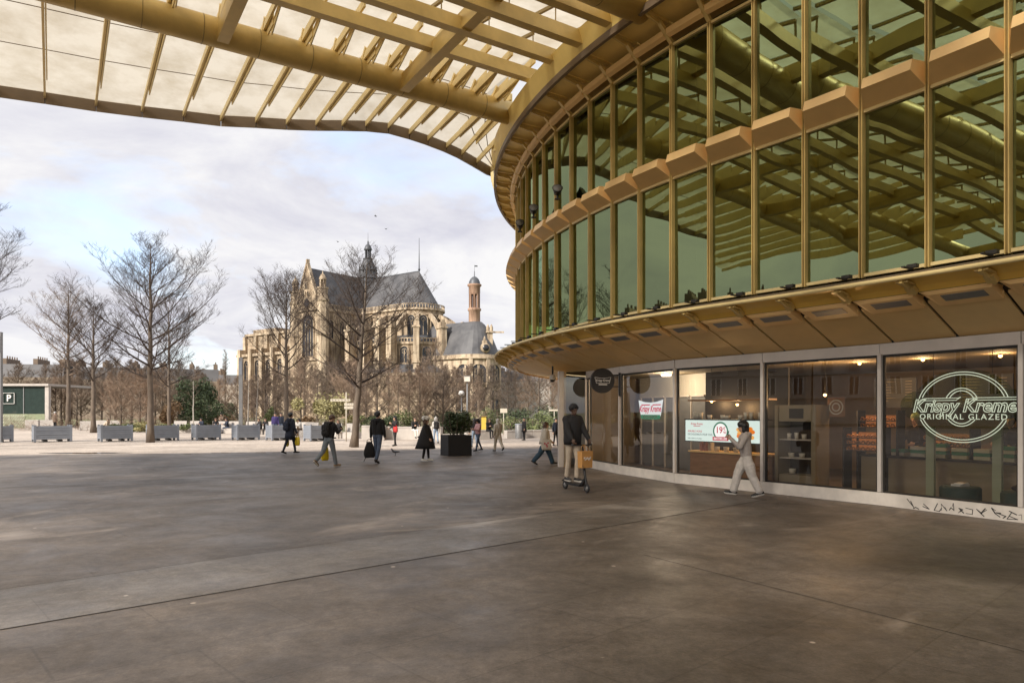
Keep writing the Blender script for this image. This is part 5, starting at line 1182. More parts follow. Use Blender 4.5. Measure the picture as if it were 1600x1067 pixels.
house('cream house with zinc mansard at the far left edge, behind the glass kiosk', (-113, 184), (-158, 172), 12, 2, 3.2, M['plaster3'], 1)
house('long cream house with zinc mansard far behind the left bare trees', (-82, 197), (-112.7, 184.4), 12, 2, 3.0, M['plaster3'], 2)
house('cream house far behind the dark evergreen shrub', (-70, 236), (-100, 230), 12, 2, 3.2, M['plaster'], 3)
house('pale house right of the church chapel, seen below the pavilion rim', (15, 205), (-2.5, 212), 12, 2, 3.2, M['plaster2'], 4)
house('pale tall house behind the bare tree near the pavilion corner', (34, 232), (12, 240), 12, 3, 3.2, M['plaster2'], 5)
# the far side of the forecourt, mirrored in the shop windows
for k, (y0, y1) in enumerate(((-34, -12), (-11.8, 8), (8.2, 30), (30.2, 50), (50.2, 72))):
    house('', (-82, y0), (-82, y1), 12, 3, 3.3, M['plaster2'] if k % 2 else M['plaster'], 10+k)['label'] = ('cream', 'pale')[k % 2]+' town house across the forecourt, mirrored in the shop windows'
# ---------------------------------------------------------------- planters, benches, posts and signs
def planter_proto():
    th = thing('planter_box', 'grey slatted planter box', 'planter', (0, 0, 0), 0, 'grey planter boxes')
    L, D, H = 1.9, 1.05, .98
    for (c, size, rz, n) in (((0, -D/2, 0), L-.16, 0, -1), ((0, D/2, 0), L-.16, 0, 1), ((-L/2, 0, 0), D-.16, 1, -1), ((L/2, 0, 0), D-.16, 1, 1)):
        b = MB()
        for k in range(6):
            z = .17+k*.135+.06; s = (size, .045, .118) if rz == 0 else (.045, size, .118); o = .012*(k % 2)
            b.box((c[0]-(n*o if rz else 0), c[1]-(n*o if not rz else 0), z), s)
        b.mat(1); s = (size, .02, .8) if rz == 0 else (.02, size, .8); b.box((c[0]-(n*.035 if rz else 0), c[1]-(n*.035 if not rz else 0), .55), s)
        b.build('side_panel', [M['steel_grey'], M['post_grey']], th, local=True)
    for sx in (-1, 1):
        for sy in (-1, 1):
            b = MB(); b.box((sx*(L/2-.04), sy*(D/2-.04), .53), (.13, .13, 1.02)); p = b.build('corner_post', M['steel_grey'], th, local=True)
            b = MB(); b.box((sx*(L/2-.04), sy*(D/2-.04), .01), (.11, .11, .02)); b.build('foot', M['black'], p, local=True)
    b = MB()
    for sx in (-1, 1): b.box((sx*.38, 0, .08), (.22, D-.2, .10))
    b.build('base_rail', M['black'], th, local=True)
    b = MB(); b.box((0, 0, .86), (L-.12, D-.12, .05)); b.build('soil', M['soil'], th, local=True)
    return th
pp = planter_proto()
ordn = ('grey slatted planter box at the left edge of the picture', 'first whole grey slatted planter box from the left', 'grey slatted planter box left of the widest bare tree', 'grey slatted planter box partly behind the trunk of the widest bare tree', 'grey slatted planter box before the dark evergreen shrub', 'grey slatted planter box at the foot of the tall grey post', 'grey slatted planter box half hidden by the person in navy', 'rightmost grey slatted planter box, half hidden by a man in black')
for k, (px, py, L) in enumerate(((-20, 691, 1.0), (73, 690.5, 1.02), (173, 689.5, .92), (248, 688.5, .88), (317, 687.5, .80), (379.5, 687.5, .76), (433, 688, .74), (493, 689, .74))):
    o = pp if k == 0 else copy_tree(pp); g = gp(px, py); o.location = (g.x, g.y+.5, 0); o.rotation_euler.z = R(40); o.scale = (L, 1, 1); o['label'] = ordn[k]
# concrete loungers and low walls along the park
def bench(label, loc, rz, backs=2):
    th = thing('concrete_bench', label, 'bench', loc, rz, 'concrete loungers'); b = MB(); b.box((0, 0, .22), (2.6, .75, .44)); b.build('seat', M['concrete'], th, local=True)
    for j in range(backs):
        x = (-.65, .7)[j]; b = MB(); rot = Matrix.Rotation(R(-16), 3, 'X'); b.box((x, .34, .72), (1.05, .09, .62), rot=rot); b.build('backrest', M['concrete'], th, local=True)
for px, d, rz, lab in ((292, 62, 8, 'pale concrete lounger before the dark evergreen shrub'), (352, 60, 4, 'pale concrete lounger left of the tall grey post'), (405, 58, 2, 'pale concrete lounger with a dark seated person'), (464, 55, -4, 'pale concrete lounger right of the person in navy'),
                       (497, 53, -8, 'pale concrete lounger behind the man with grey jeans'), (533, 49, -12, 'pale concrete lounger beside the signpost with a seated reader'), (167, 66, 15, 'pale concrete lounger with a reclining person behind the planters')):
    bench(lab, ground(px, d), R(rz))
def low_wall(label, a, c, h, th_=.45):
    o = thing('low_wall', label, 'wall', ((a.x+c.x)/2, (a.y+c.y)/2, 0), 0, 'low concrete walls'); t = (c-a).normalized(); n = V(-t.y, t.x, 0)*th_/2
    b = MB(); b.prism([a-n, c-n, c+n, a+n], 0, h-.08); b.build('wall', M['concrete'], o)
    b = MB(); n2 = n*1.12; b.prism([a-n2+t*.006, c-n2-t*.006, c+n2-t*.006, a+n2+t*.006], h-.08+.001, h); b.build('coping', M['concrete'], o)
for k, (p0, d0, p1, d1, h) in enumerate(((566, 46, 602, 46, .95), (603, 46.5, 640, 46.5, .86), (641, 46.5, 690, 46, .86), (728, 47, 768, 48, .62), (790, 49, 830, 50, .55), (831, 50, 872, 51, .55))):
    low_wall(('low concrete wall right of the leaning tree', 'low concrete wall behind the man carrying a low backpack', 'low concrete wall behind the woman in a black cape', 'low concrete wall behind the woman in pink', 'low concrete wall before the big dark bush', 'low concrete wall beside the pavilion corner')[k], ground(p0, d0), ground(p1, d1), h)
for k, (px, d, s) in enumerate(((52, 72, 1.0), (76, 71, 1.0), (136, 70, .9))):
    p = ground(px, d); b = MB(); b.box((0, 0, s/2), (s*1.2, s, s), .3); bm = b
    o = b.build('stone_cube', M['concrete'], loc=(0, 0, 0)); o.location = p; md = o.modifiers.new('bevel', 'BEVEL'); md.width = .04; md.segments = 2
    tag(o, ('left pale stone cube before the glass kiosk', 'pale stone cube between the glass kiosk and the standing man', 'pale stone cube left of the lounger with a reclining person')[k], 'seat block', 'stone cubes')
# tall square posts
for px, py, top, w, lab in ((-1.5, 691, 520, .30, 'tall grey square post at the very left edge'), (376, 683, 560, .26, 'tall grey square post standing behind a planter box')):
    g = gp(px, py); z = EYE+(HOR-top)*g.y/FOC; th = thing('light_mast', lab, 'lamp post', g, .3, 'tall grey posts')
    b = MB(); b.box((0, 0, z/2), (w, w, z)); b.build('pole', M['post_grey'], th, local=True); b = MB(); b.box((0, 0, z+.02), (w*1.05, w*1.05, .05)); b.box((0, -w/2-.006, z-.7), (w*.7, .02, 1.0)); b.build('lamp_head', M['steel_grey'], th, local=True)
    b = MB(); b.box((0, 0, .015), (w*1.5, w*1.5, .03)); b.build('base_plate', M['post_grey'], th, local=True)
# street lamp with a boxy pale head
g = ground(730, 49); th = thing('street_lamp', 'slim street lamp with a boxy white head before the church chapel', 'lamp post', g)
b = MB(); b.tube([(0, 0, 0), (0, 0, 3.95)], [.06, .045], 8); b.build('pole', M['post_grey'], th, local=True); b = MB(); b.box((0, 0, 4.12), (.40, .40, .36)); b.build('lamp_head', M['cup'], th, local=True)
b = MB(); b.box((0, 0, 4.315), (.46, .46, .03)); b.build('lamp_cap', M['post_grey'], th, local=True)
g = ground(721, 60); th = thing('globe_lamp', 'street lamp with a round white globe left of the boxy lamp', 'lamp post', g)
b = MB(); b.tube([(0, 0, 0), (0, 0, 3.2)], [.05, .04], 8); b.build('pole', M['post_grey'], th, local=True); b = MB(); b.ball((0, 0, 3.4), .25, 14, 10); b.build('lamp_head', M['white'], th, local=True)
# finger post
M['sign_cream'] = material('cream_sign_plate', (.52, .47, .38), .5, 0, .08); M['sign_ink'] = material('dark_ink', (.05, .045, .04), .6)
g = gp(541, 689.5); th = thing('signpost', 'pale signpost with three pointing plates beside the leaning tree', 'sign', g)
b = MB(); b.tube([(0, 0, 0), (0, 0, 3.05)], .035, 8); b.build('pole', M['sign_cream'], th, local=True)
for (x0, x1, z, h, rz) in ((-.95, .25, 2.56, .15, .1), (-.1, .72, 2.30, .14, -.2), (-.1, .66, 2.10, .16, -.2)):
    b = MB(); rot = Matrix.Rotation(rz, 3, 'Z'); c = rot@V((x0+x1)/2, -.05, 0); b.box((c.x, c.y, z), (x1-x0, .03, h), rz)
    b.mat(1)
    for k in range(6): q = rot@V(x0+.12+(x1-x0-.24)*k/5, -.068, 0); b.box((q.x, q.y, z), (.07, .004, h*.22), rz)
    b.build('sign_plate', [M['sign_cream'], M['sign_ink']], th, local=True)
for px, d, zt, w, h, m_, lab in ((787, 56, 1.75, .55, .35, 'sign_cream', 'small cream park sign on a pole near the woman in beige'), (866, 58, 1.9, .9, .14, 'sign_cream', 'small cream street sign seen past the woman with a tote')):
    g = ground(px, d); th = thing('park_sign', lab, 'sign', g, 0, 'small park signs'); b = MB(); b.tube([(0, 0, 0), (0, 0, zt+h)], .03, 6); b.build('pole', M['sign_cream'], th, local=True); b = MB(); b.box((0, -.05, zt+h/2), (w, .03, h)); b.build('sign_plate', M[m_], th, local=True)
M['yellow'] = material('yellow_panel', (.55, .40, .06), .5)
g = ground(756, 53); th = thing('info_totem', 'yellow information stand with a flat top behind the woman in pink', 'sign', g); b = MB(); b.box((0, 0, .75), (.36, .2, 1.5)); b.build('panel', M['yellow'], th, local=True); b = MB(); b.box((0, 0, 1.53), (.62, .4, .05)); b.build('top', M['bronze'], th, local=True)
g = ground(811, 48.5); th = thing('litter_bin', 'grey litter bin beside a dark standing person', 'bin', g); b = MB(); b.lathe((0, 0, 0), [(.26, 0), (.28, .95), (.24, 1.0), (.2, .95), (.2, .5), (0, .5)], 14); b.build('body', M['post_grey'], th, local=True); b = MB(); b.lathe((0, 0, 0), [(.30, .96), (.30, 1.02), (.22, 1.02)], 14); b.build('rim', M['steel_grey'], th, local=True)
# glass car-park kiosk at the left
kk = thing('car_park_kiosk', 'glass walled car park entrance with a white letter P, at the left edge', 'kiosk', (-58, 80, 0))
b = MB(); b.prism([(-70, 79.4), (-52.3, 79.4), (-52.3, 88), (-70, 88)], 4.75, 5.0); b.build('roof', M['concrete'], kk)
for x in (-70, -64, -58.0, -52.6):
    b = MB(); b.box((x, 79.8, 2.37), (.42, .42, 4.75)); b.build('column', M['concrete'], kk)
M['kiosk_glass'] = material('dark_kiosk_glass', (.03, .045, .04), .08, 0, .15); M['kiosk_green'] = material('pale_green_panel', (.22, .25, .15), .5, 0, .1)
for x0, x1 in ((-69.7, -64.3), (-63.7, -58.3), (-57.7, -52.9)):
    b = MB(); b.prism([(x0, 79.75), (x1, 79.75), (x1, 79.85), (x0, 79.85)], 1.6, 4.7); w_ = b.build('window', M['kiosk_glass'], kk)
    b = MB(); b.box(((x0+x1)/2, 79.72, 3.15), (.08, .06, 3.1)); o = b.build('frame', M['post_grey'], kk); o.parent = w_; o.matrix_parent_inverse = Matrix.Identity(4)
    b = MB(); b.prism([(x0, 79.7), (x1, 79.7), (x1, 79.85), (x0, 79.85)], .0, 1.58); b.build('lower_panel', M['kiosk_green'], kk)
b = MB()
for x in np.arange(-64, -55.3, .28):
    for q in range(4): b.beam((x, 79.55, .1+q*.36), (x+.2, 79.55, .1+q*.36+.3), .03, .05)
b.build('lattice', M['cup'], kk)
cx, cz = -57.3+.35, 3.35
b = MB(); text_mb(b, 'P', 1.05, lambda x, y, z: V(cx+x, 79.66+z*0, cz+y), bold=.02)
for (x0, z0, x1, z1) in ((-.65, -.6, .65, -.6), (.65, -.6, .65, .6), (.65, .6, -.65, .6), (-.65, .6, -.65, -.6)): b.beam((cx+x0, 79.64, cz+z0), (cx+x1, 79.64, cz+z1), .04, .08, up=(0, 1, 0))
for (x0, z0, x1, z1) in ((-2.1, -.6, -.9, -.6), (-.9, -.6, -.9, .6), (-.9, .6, -2.1, .6)): b.beam((cx+x0, 79.64, cz+z0), (cx+x1, 79.64, cz+z1), .04, .08, up=(0, 1, 0))
text_mb(b, 'i', .9, lambda x, y, z: V(cx-1.4+x, 79.66, cz+y), bold=.02)
b.build('lettering', M['white'], kk)
# back of the east chapel side: pigeon on the paving
M['pigeon'] = material('pigeon_grey', (.10, .10, .115), .6, 0, .25, 20)
g = gp(617.5, 711.5); th = thing('pigeon', 'grey pigeon standing on the dark paving between two walkers', 'bird', g, R(200))
b = MB(); b.tube([(-.19, 0, .15), (-.10, 0, .16), (0, 0, .17), (.08, 0, .19), (.12, 0, .235), (.14, 0, .275), (.165, 0, .285), (.20, 0, .275)], [.012, .038, .065, .058, .035, .028, .025, .004], 10)
b.tube([(-.02, .025, .12), (-.01, .03, .04), (0, .03, .0)], .008, 5); b.tube([(-.02, -.025, .12), (-.01, -.03, .04), (0, -.03, .0)], .008, 5)
b.build('body', M['pigeon'], th, local=True, recalc=False)
b = MB()
for s in (-1, 1): b.tube([(.05, s*.055, .19), (-.05, s*.06, .175), (-.17, s*.03, .155)], [.02, .03, .006], 6)
b.build('wing', M['steel_grey'], th, local=True, recalc=False)
for k, (x, y, d) in enumerate(((587, 338, 90), (603, 358, 110), (528, 378, 120))):
    p = at(x, y, d); b = MB(); b.tube([(-.2, 0, 0), (0, 0, 0), (.18, 0, .02)], [.02, .07, .02], 6); b.add([(.05, .05, 0), (-.08, .05, 0), (-.05, .42, .14)], [(0, 1, 2)]); b.add([(.05, -.05, 0), (-.08, -.05, 0), (-.05, -.42, .14)], [(0, 1, 2)])
    o = b.build('flying_bird', M['black_matt'], loc=(0, 0, 0), recalc=False); o.location = p; o.rotation_euler = (0, .2, k*1.3); tag(o, ('bird flying highest above the church spire', 'bird flying just above the church spire', 'bird flying left of the church spire')[k], 'bird', 'birds in the sky')
# ---------------------------------------------------------------- people
def cloth(name, col, rough=.85, var=.18, bump=.5): return material(name, col, rough, 0, var, 9, bump, 14)
M['skin'] = material('skin', (.50, .31, .22), .5, 0, .06, 12); M['skin_dark'] = material('dark_skin', (.10, .055, .035), .5, 0, .06, 12)
M['hair_black'] = material('black_hair', (.012, .010, .010), .45, 0, .3, 30, .4, 60, stretch=(1, 1, .2)); M['hair_brown'] = material('brown_hair', (.09, .05, .03), .5, 0, .3, 30, .4, 60, stretch=(1, 1, .2)); M['hair_grey'] = material('grey_hair', (.40, .38, .36), .6, 0, .2, 30)
M['navy'] = cloth('navy_cloth', (.018, .024, .042)); M['blackc'] = cloth('black_cloth', (.014, .013, .014)); M['jeans_grey'] = cloth('grey_denim', (.17, .19, .21)); M['jeans_blue'] = cloth('blue_denim', (.085, .115, .18))
M['jeans_light'] = cloth('light_denim', (.25, .32, .42)); M['beige'] = cloth('beige_cloth', (.46, .38, .29)); M['cream'] = cloth('cream_cloth', (.58, .52, .43)); M['greyc'] = cloth('grey_sweat_cloth', (.42, .37, .335)); M['greyp'] = cloth('pale_grey_sweat_cloth', (.60, .55, .50)); M['tealc'] = cloth('dark_teal_cloth', (.03, .065, .10))
M['pinkc'] = cloth('pink_cloth', (.62, .36, .36)); M['redc'] = cloth('red_cloth', (.45, .03, .03)); M['whitec'] = cloth('white_cloth', (.68, .65, .60)); M['purple'] = cloth('purple_cloth', (.05, .035, .14)); M['brownc'] = cloth('brown_cloth', (.12, .08, .055))
M['yellowp'] = material('yellow_plastic', (.72, .52, .01), .4, 0, .1, 4, .5, 8); M['leather'] = material('black_leather', (.015, .013, .012), .4, 0, .2, 10); M['sole'] = material('white_sole', (.62, .58, .52), .6); M['tanshoe'] = material('tan_suede', (.22, .15, .09), .8); M['eye'] = material('eye_dark', (.01, .008, .007), .2); M['lip'] = material('lip', (.32, .14, .11), .5); M['lip_dark'] = material('dark_lip', (.09, .035, .03), .5)
M['orange_bag'] = material('tan_paper', (.48, .24, .07), .7, 0, .1, 5)

def capsule(mb, p, q, r1, r2, n=10):
    p, q = V(*p), V(*q); d = q-p; L = d.length
    if L < 1e-6: d = V(0, 0, 1); L = 1e-4; q = p+d*L
    t = d/L; pts = []; rr = []
    for a in (-80, -45, -15): pts.append(p+t*(r1*math.sin(R(a)))); rr.append(r1*math.cos(R(a)))
    for a in (15, 45, 80): pts.append(q+t*(r2*math.sin(R(a)))); rr.append(r2*math.cos(R(a)))
    mb.tube(pts, rr, n)
def blob(name, caps, mats, parent, vox=.011, smooth=3):
    """melt tapered capsules (p, q, r1, r2, tag) into one continuous skin; each face takes the material of the nearest capsule"""
    b = MB()
    for c in caps: capsule(b, *c[:4])
    me = bpy.data.meshes.new('m'); me.from_pydata(b.v, [], b.f); o = bpy.data.objects.new('m', me); COL.objects.link(o)
    m = o.modifiers.new('r', 'REMESH'); m.mode = 'VOXEL'; m.voxel_size = vox; m.use_smooth_shade = True
    s = o.modifiers.new('s', 'SMOOTH'); s.factor = .5; s.iterations = smooth
    dg = bpy.context.evaluated_depsgraph_get(); r = bpy.data.meshes.new_from_object(o.evaluated_get(dg)); bpy.data.objects.remove(o); bpy.data.meshes.remove(me)
    tags = []
    for c in caps:
        if c[4] not in tags: tags.append(c[4])
    r.name = name; r.materials.clear()
    for t in tags: r.materials.append(M[mats[t]] if mats.get(t) in M else M[t])
    n = len(r.polygons); co = np.empty(n*3); r.polygons.foreach_get('center', co); co = co.reshape(-1, 3)
    best = np.full(n, 1e9); idx = np.zeros(n, int)
    for p, q, r1, r2, t in caps:
        p = np.array(p); q = np.array(q); d = q-p; L2 = max(d@d, 1e-9); h = np.clip((co-p)@d/L2, 0, 1); dist = np.linalg.norm(co-(p+h[:, None]*d), axis=1)-(r1+(r2-r1)*h); k = dist < best; best[k] = dist[k]; idx[k] = tags.index(t)
    r.polygons.foreach_set('material_index', idx.astype(np.int32)); r.polygons.foreach_set('use_smooth', [True]*n); r.update()
    ob = bpy.data.objects.new(name, r); COL.objects.link(ob); ob.parent = parent; return ob
def rx(v, a): return V(v.x, v.y*math.cos(a)-v.z*math.sin(a), v.y*math.sin(a)+v.z*math.cos(a))
def person(label, loc, face, H=1.75, lean=0, head=(0, 0), legs=((15, 5), (-15, 20)), arms=((10, 8, 15, 0), (-10, 8, 15, 0)), mats=None, bulk=1.0, leg_w=1.0, hair='short', hair_m='hair_black', group='people crossing the forecourt', seat=None, coat=None, hat=None, hood=None, vox=.011, lift=0, footp=(0, 0), sole=False, legx=(0, 0)):
    """legs: (hip swing, knee bend) left, right; arms: (swing, abduction, elbow bend, inward) left, right; face: world direction"""
    mt = dict(top='blackc', bottom='jeans_blue', shoe='leather', skin='skin', eye='eye', lip='lip', sole='sole'); mt.update(mats or {})
    k = H/1.77; C = []; joints = {}
    hipz = .93
    for s, (a, kn), fp, lx in ((-1, legs[0], footp[0], legx[0]), (1, legs[1], footp[1], legx[1])):
        a = R(a); kn = R(kn); hp = V(s*.085, 0, hipz-.02); ab = R(lx)
        th = V(s*math.sin(ab)+s*.02, math.sin(a)*math.cos(ab), -math.cos(a)*math.cos(ab)).normalized(); kp = hp+th*.43
        sh = V(s*.01+s*math.sin(ab)*.6, math.sin(a-kn), -math.cos(a-kn)).normalized(); an = kp+sh*.41
        f = V(s*.08, math.cos(R(fp)), -math.sin(R(fp))).normalized(); up = V(0, math.sin(R(fp)), math.cos(R(fp)))
        heel = an-f*.055-up*.045; ball = an+f*.13-up*.052; toe = an+f*.185-up*.056
        w = leg_w
        C += [(hp, hp.lerp(kp, .55), .092*min(w, 1.15), .078*w, 'bottom'), (hp.lerp(kp, .5), kp, .080*w, .062*w, 'bottom'), (kp, kp.lerp(an, .4), .060*w, .060*w, 'bottom'), (kp.lerp(an, .35), kp.lerp(an, .92), .060*w, .048*w*(1.15 if w > 1 else 1), 'bottom')]
        C += [(an+up*.02, an-up*.02, .046, .046, 'shoe'), (heel, ball, .042, .044, 'shoe'), (ball, toe, .044, .034, 'shoe')]
        if sole: C += [(heel-up*.03, ball-up*.026, .036, .040, 'sole'), (ball-up*.026, toe-up*.02, .040, .032, 'sole')]
        joints['foot%d' % s] = heel; joints['toe%d' % s] = toe; joints['low%d' % s] = min(heel.z, toe.z, ball.z)-.05-(.018 if sole else 0)
    L = R(lean); T = lambda x, y, z: V(x, y*math.cos(L)+z*math.sin(L), -y*math.sin(L)+z*math.cos(L))+V(0, 0, hipz)    # torso space, z up from the hips
    g = bulk
    for s in (-1, 1):
        C += [(T(s*.070, -.012, -.03), T(s*.065, 0, .10), .108, .098*g, 'bottom'), (T(s*.065, 0, .06), T(s*.075, .0, .22), .104*g, .108*g, 'top'), (T(s*.075, 0, .20), T(s*.088, -.005, .40), .110*g, .108*g, 'top'), (T(s*.03, -.015, .50), T(s*.165, -.01, .475), .070*g, .070*g, 'top')]
    C += [(T(0, .02, .12), T(0, .02, .42), .10*g, .10*g, 'top'), (T(0, -.01, .50), T(0, .005, .60), .058, .054, 'skin')]
    hp_, hy = R(head[0]), R(head[1])
    def Hd(x, y, z):               # head space: origin at the top of the neck
        v = V(x, y*math.cos(hp_)+z*math.sin(hp_), -y*math.sin(hp_)+z*math.cos(hp_)); v = V(v.x*math.cos(hy)-v.y*math.sin(hy), v.x*math.sin(hy)+v.y*math.cos(hy), v.z); return T(0, .005, .60)+v
    C += [(Hd(0, -.022, .115), Hd(0, .005, .112), .088, .086, 'skin'), (Hd(-.012, .0, .115), Hd(.012, .0, .115), .084, .084, 'skin'), (Hd(0, .035, .02), Hd(0, .028, .09), .052, .068, 'skin'), (Hd(0, .062, .0), Hd(0, .062, .008), .026, .026, 'skin'),
          (Hd(0, .092, .092), Hd(0, .112, .062), .010, .016, 'skin'), (Hd(-.028, .082, .115), Hd(.028, .082, .115), .013, .013, 'skin')]
    for s in (-1, 1): C += [(Hd(s*.084, -.008, .10), Hd(s*.088, -.012, .07), .016, .010, 'skin'), (Hd(s*.031, .090, .094), Hd(s*.033, .090, .094), .0095, .0095, 'eye')]
    C += [(Hd(-.018, .092, .030), Hd(.018, .092, .030), .008, .008, 'lip')]
    hands = []
    for s, (a, ab, e, inn) in ((-1, arms[0]), (1, arms[1])):
        sh = T(s*.185, -.01, .465); a, ab, e, inn = R(a), R(ab), R(e), R(inn)
        u = V(s*math.sin(ab), math.sin(a)*math.cos(ab), -math.cos(a)*math.cos(ab)).normalized(); el = sh+u*.285
        f = V(s*math.sin(ab)*.4-s*math.sin(inn), math.sin(a+e), -math.cos(a+e)); f = f.normalized(); wr = el+f*.255
        C += [(sh, el, .062*g, .052*g, 'top'), (el, el.lerp(wr, .93), .052*g, .040*g, 'top'), (el.lerp(wr, .95), wr+f*.02, .027, .026, 'skin')]
        pn = V(-s, 0, 0); pn = (pn-f*pn.dot(f)).normalized(); sd = f.cross(pn).normalized()
        if sd.dot(V(0, 1, .4)) < 0: sd = -sd          # thumb side forward
        c = 'skin'; w0 = wr+f*.03
        C += [(w0+sd*.018, w0+f*.065+sd*.026, .018, .017, c), (w0-sd*.018, w0+f*.06-sd*.026, .018, .016, c), (w0, w0+f*.065, .019, .017, c)]
        for j, (o, l) in enumerate(((.031, .068), (.0105, .078), (-.0105, .072), (-.031, .055))):
            b0 = w0+f*.068+sd*o; d1 = (f*.86+pn*.5).normalized(); b1 = b0+d1*l*.5; d2 = (f*.45+pn*.9).normalized(); b2 = b1+d2*l*.34; d3 = (f*.1+pn).normalized(); C += [(b0, b1, .0105, .010, c), (b1, b2, .010, .0095, c), (b2, b2+d3*l*.24, .0095, .009, c)]
        t0 = w0+sd*.03+f*.012; t1 = t0+(sd*.75+f*.6+pn*.25).normalized()*.035; C += [(t0, t1, .013, .0115, c), (t1, t1+(f*.85+pn*.5).normalized()*.032, .0115, .010, c)]
        hands.append(w0+f*.08+pn*.02); joints['wr%d' % s] = wr; joints['sh%d' % s] = sh; joints['el%d' % s] = el
    low = min(joints['low-1'], joints['low1']); dz = -low if seat is None else seat/k+.105-hipz
    dz += lift/k
    S3 = lambda p: V(p[0]*k, p[1]*k, (p[2]+dz)*k)
    C = [(S3(p), S3(q), a*k, b*k, t) for p, q, a, b, t in C]
    fx, fy = V(*face[:2]).normalized(); rz = math.atan2(-fx, fy)
    th = thing('person', label, 'person', loc, rz, group)
    blob('body', C, mt, th, vox)
    HS = lambda p: S3(Hd(*p))
    def hb(L_): return [(HS(p), HS(q), a*k, b*k, 'h') for p, q, a, b in L_]
    hl = {'short': [((0, -.03, .14), (0, .02, .155), .088, .080), ((-.035, -.03, .13), (.035, -.03, .13), .082, .082), ((0, -.055, .07), (0, -.05, .12), .062, .075), ((-.03, .05, .165), (.03, .05, .165), .035, .035)],
          'bob': [((0, -.035, .14), (0, .03, .155), .112, .096), ((-.05, -.03, .12), (.05, -.03, .12), .088, .088), ((-.075, -.015, .10), (-.085, -.005, .0), .055, .048), ((.075, -.015, .10), (.085, -.005, .0), .055, .048), ((-.04, -.07, .08), (-.05, -.07, -.03), .072, .055), ((.04, -.07, .08), (.05, -.07, -.03), .072, .055), ((-.03, .06, .165), (.03, .06, .165), .034, .034)],
          'long': [((0, -.03, .14), (0, .03, .15), .095, .085), ((-.04, -.03, .12), (.04, -.03, .12), .088, .088), ((-.07, -.02, .10), (-.09, -.02, -.10), .042, .035), ((.07, -.02, .10), (.09, -.02, -.10), .042, .035), ((-.04, -.075, .08), (-.05, -.09, -.22), .058, .045), ((.04, -.075, .08), (.05, -.09, -.22), .058, .045), ((0, -.09, .0), (0, -.10, -.26), .05, .04)]}.get(hair)
    if hl and not (hat and hair == 'short'): blob('hair', hb(hl), {'h': hair_m}, th, vox)
    if hat == 'beanie': blob('beanie', hb([((0, -.02, .155), (0, .01, .16), .094, .09), ((-.03, -.02, .13), (.03, -.02, .13), .086, .086), ((0, -.06, .11), (0, -.05, .13), .05, .06), ((-.055, .035, .145), (.055, .035, .145), .05, .05)]), {'h': 'blackc'}, th, vox)
    if hat == 'beret': blob('beret', hb([((-.075, -.04, .215), (.075, -.04, .215), .085, .085), ((0, -.12, .20), (0, .07, .20), .085, .08), ((-.06, .03, .18), (.06, .03, .18), .08, .08), ((-.055, -.08, .18), (.055, -.08, .18), .085, .085)]), {'h': 'whitec'}, th, vox)
    if hat == 'cap': blob('knit_hat', hb([((0, -.025, .165), (0, .015, .168), .095, .09), ((-.035, -.02, .14), (.035, -.02, .14), .086, .086), ((0, -.02, .265), (0, -.02, .27), .03, .03)]), {'h': 'whitec'}, th, vox)
    if hood: blob('hood', [(S3(T(*p)), S3(T(*q)), a*k, b*k, 'h') for p, q, a, b in (((-.07, -.10, .52), (.07, -.10, .52), .055, .055), ((-.10, -.04, .545), (-.08, -.10, .50), .04, .05), ((.10, -.04, .545), (.08, -.10, .50), .04, .05), ((0, -.13, .50), (0, -.125, .40), .055, .04))], {'h': hood}, th, vox)
    if coat:                        # (material, [(z above hips in torso space or absolute drop, rx, ry, y offset)...])
        cm, prof = coat; b = MB(); n = 26; rings = []
        for z, rx_, ry_, yo in prof:
            c = S3(T(0, yo, z)) if z > 0 else S3(V(0, yo, hipz+z)); rings.append([V(c.x+rx_*k*math.cos(2*PI*j/n)*(1+.035*math.sin(5*j)*(z < .1)), c.y+ry_*k*math.sin(2*PI*j/n)*(1+.035*math.cos(4*j)*(z < .1)), c.z) for j in range(n)])
        vs = [p for r in rings for p in r]; fs = []
        for i in range(len(rings)-1):
            for j in range(n): q = (j+1) % n; fs.append((i*n+j, i*n+q, (i+1)*n+q, (i+1)*n+j))
        inner = [V(p.x*.93, p.y*.93, p.z+.03*k) for p in rings[-1]]; o = len(vs); vs += inner; m = len(rings)-1
        for j in range(n): q = (j+1) % n; fs.append((m*n+j, m*n+q, o+q, o+j))
        fs.append(tuple(range(o, o+n))); fs.append(tuple(reversed(range(n)))); b.add(vs, fs, True); b.build('coat', M[cm], th, local=True)
    Mw = Matrix.Translation(Vector(loc))@Matrix.Rotation(rz, 4, 'Z')
    W3 = lambda p: Mw@S3(p)
    return dict(obj=th, hands=[W3(h) for h in hands], T=lambda x, y, z: W3(T(x, y, z)), M=Mw, k=k, rz=rz, toe=[W3(joints['toe-1']), W3(joints['toe1'])])
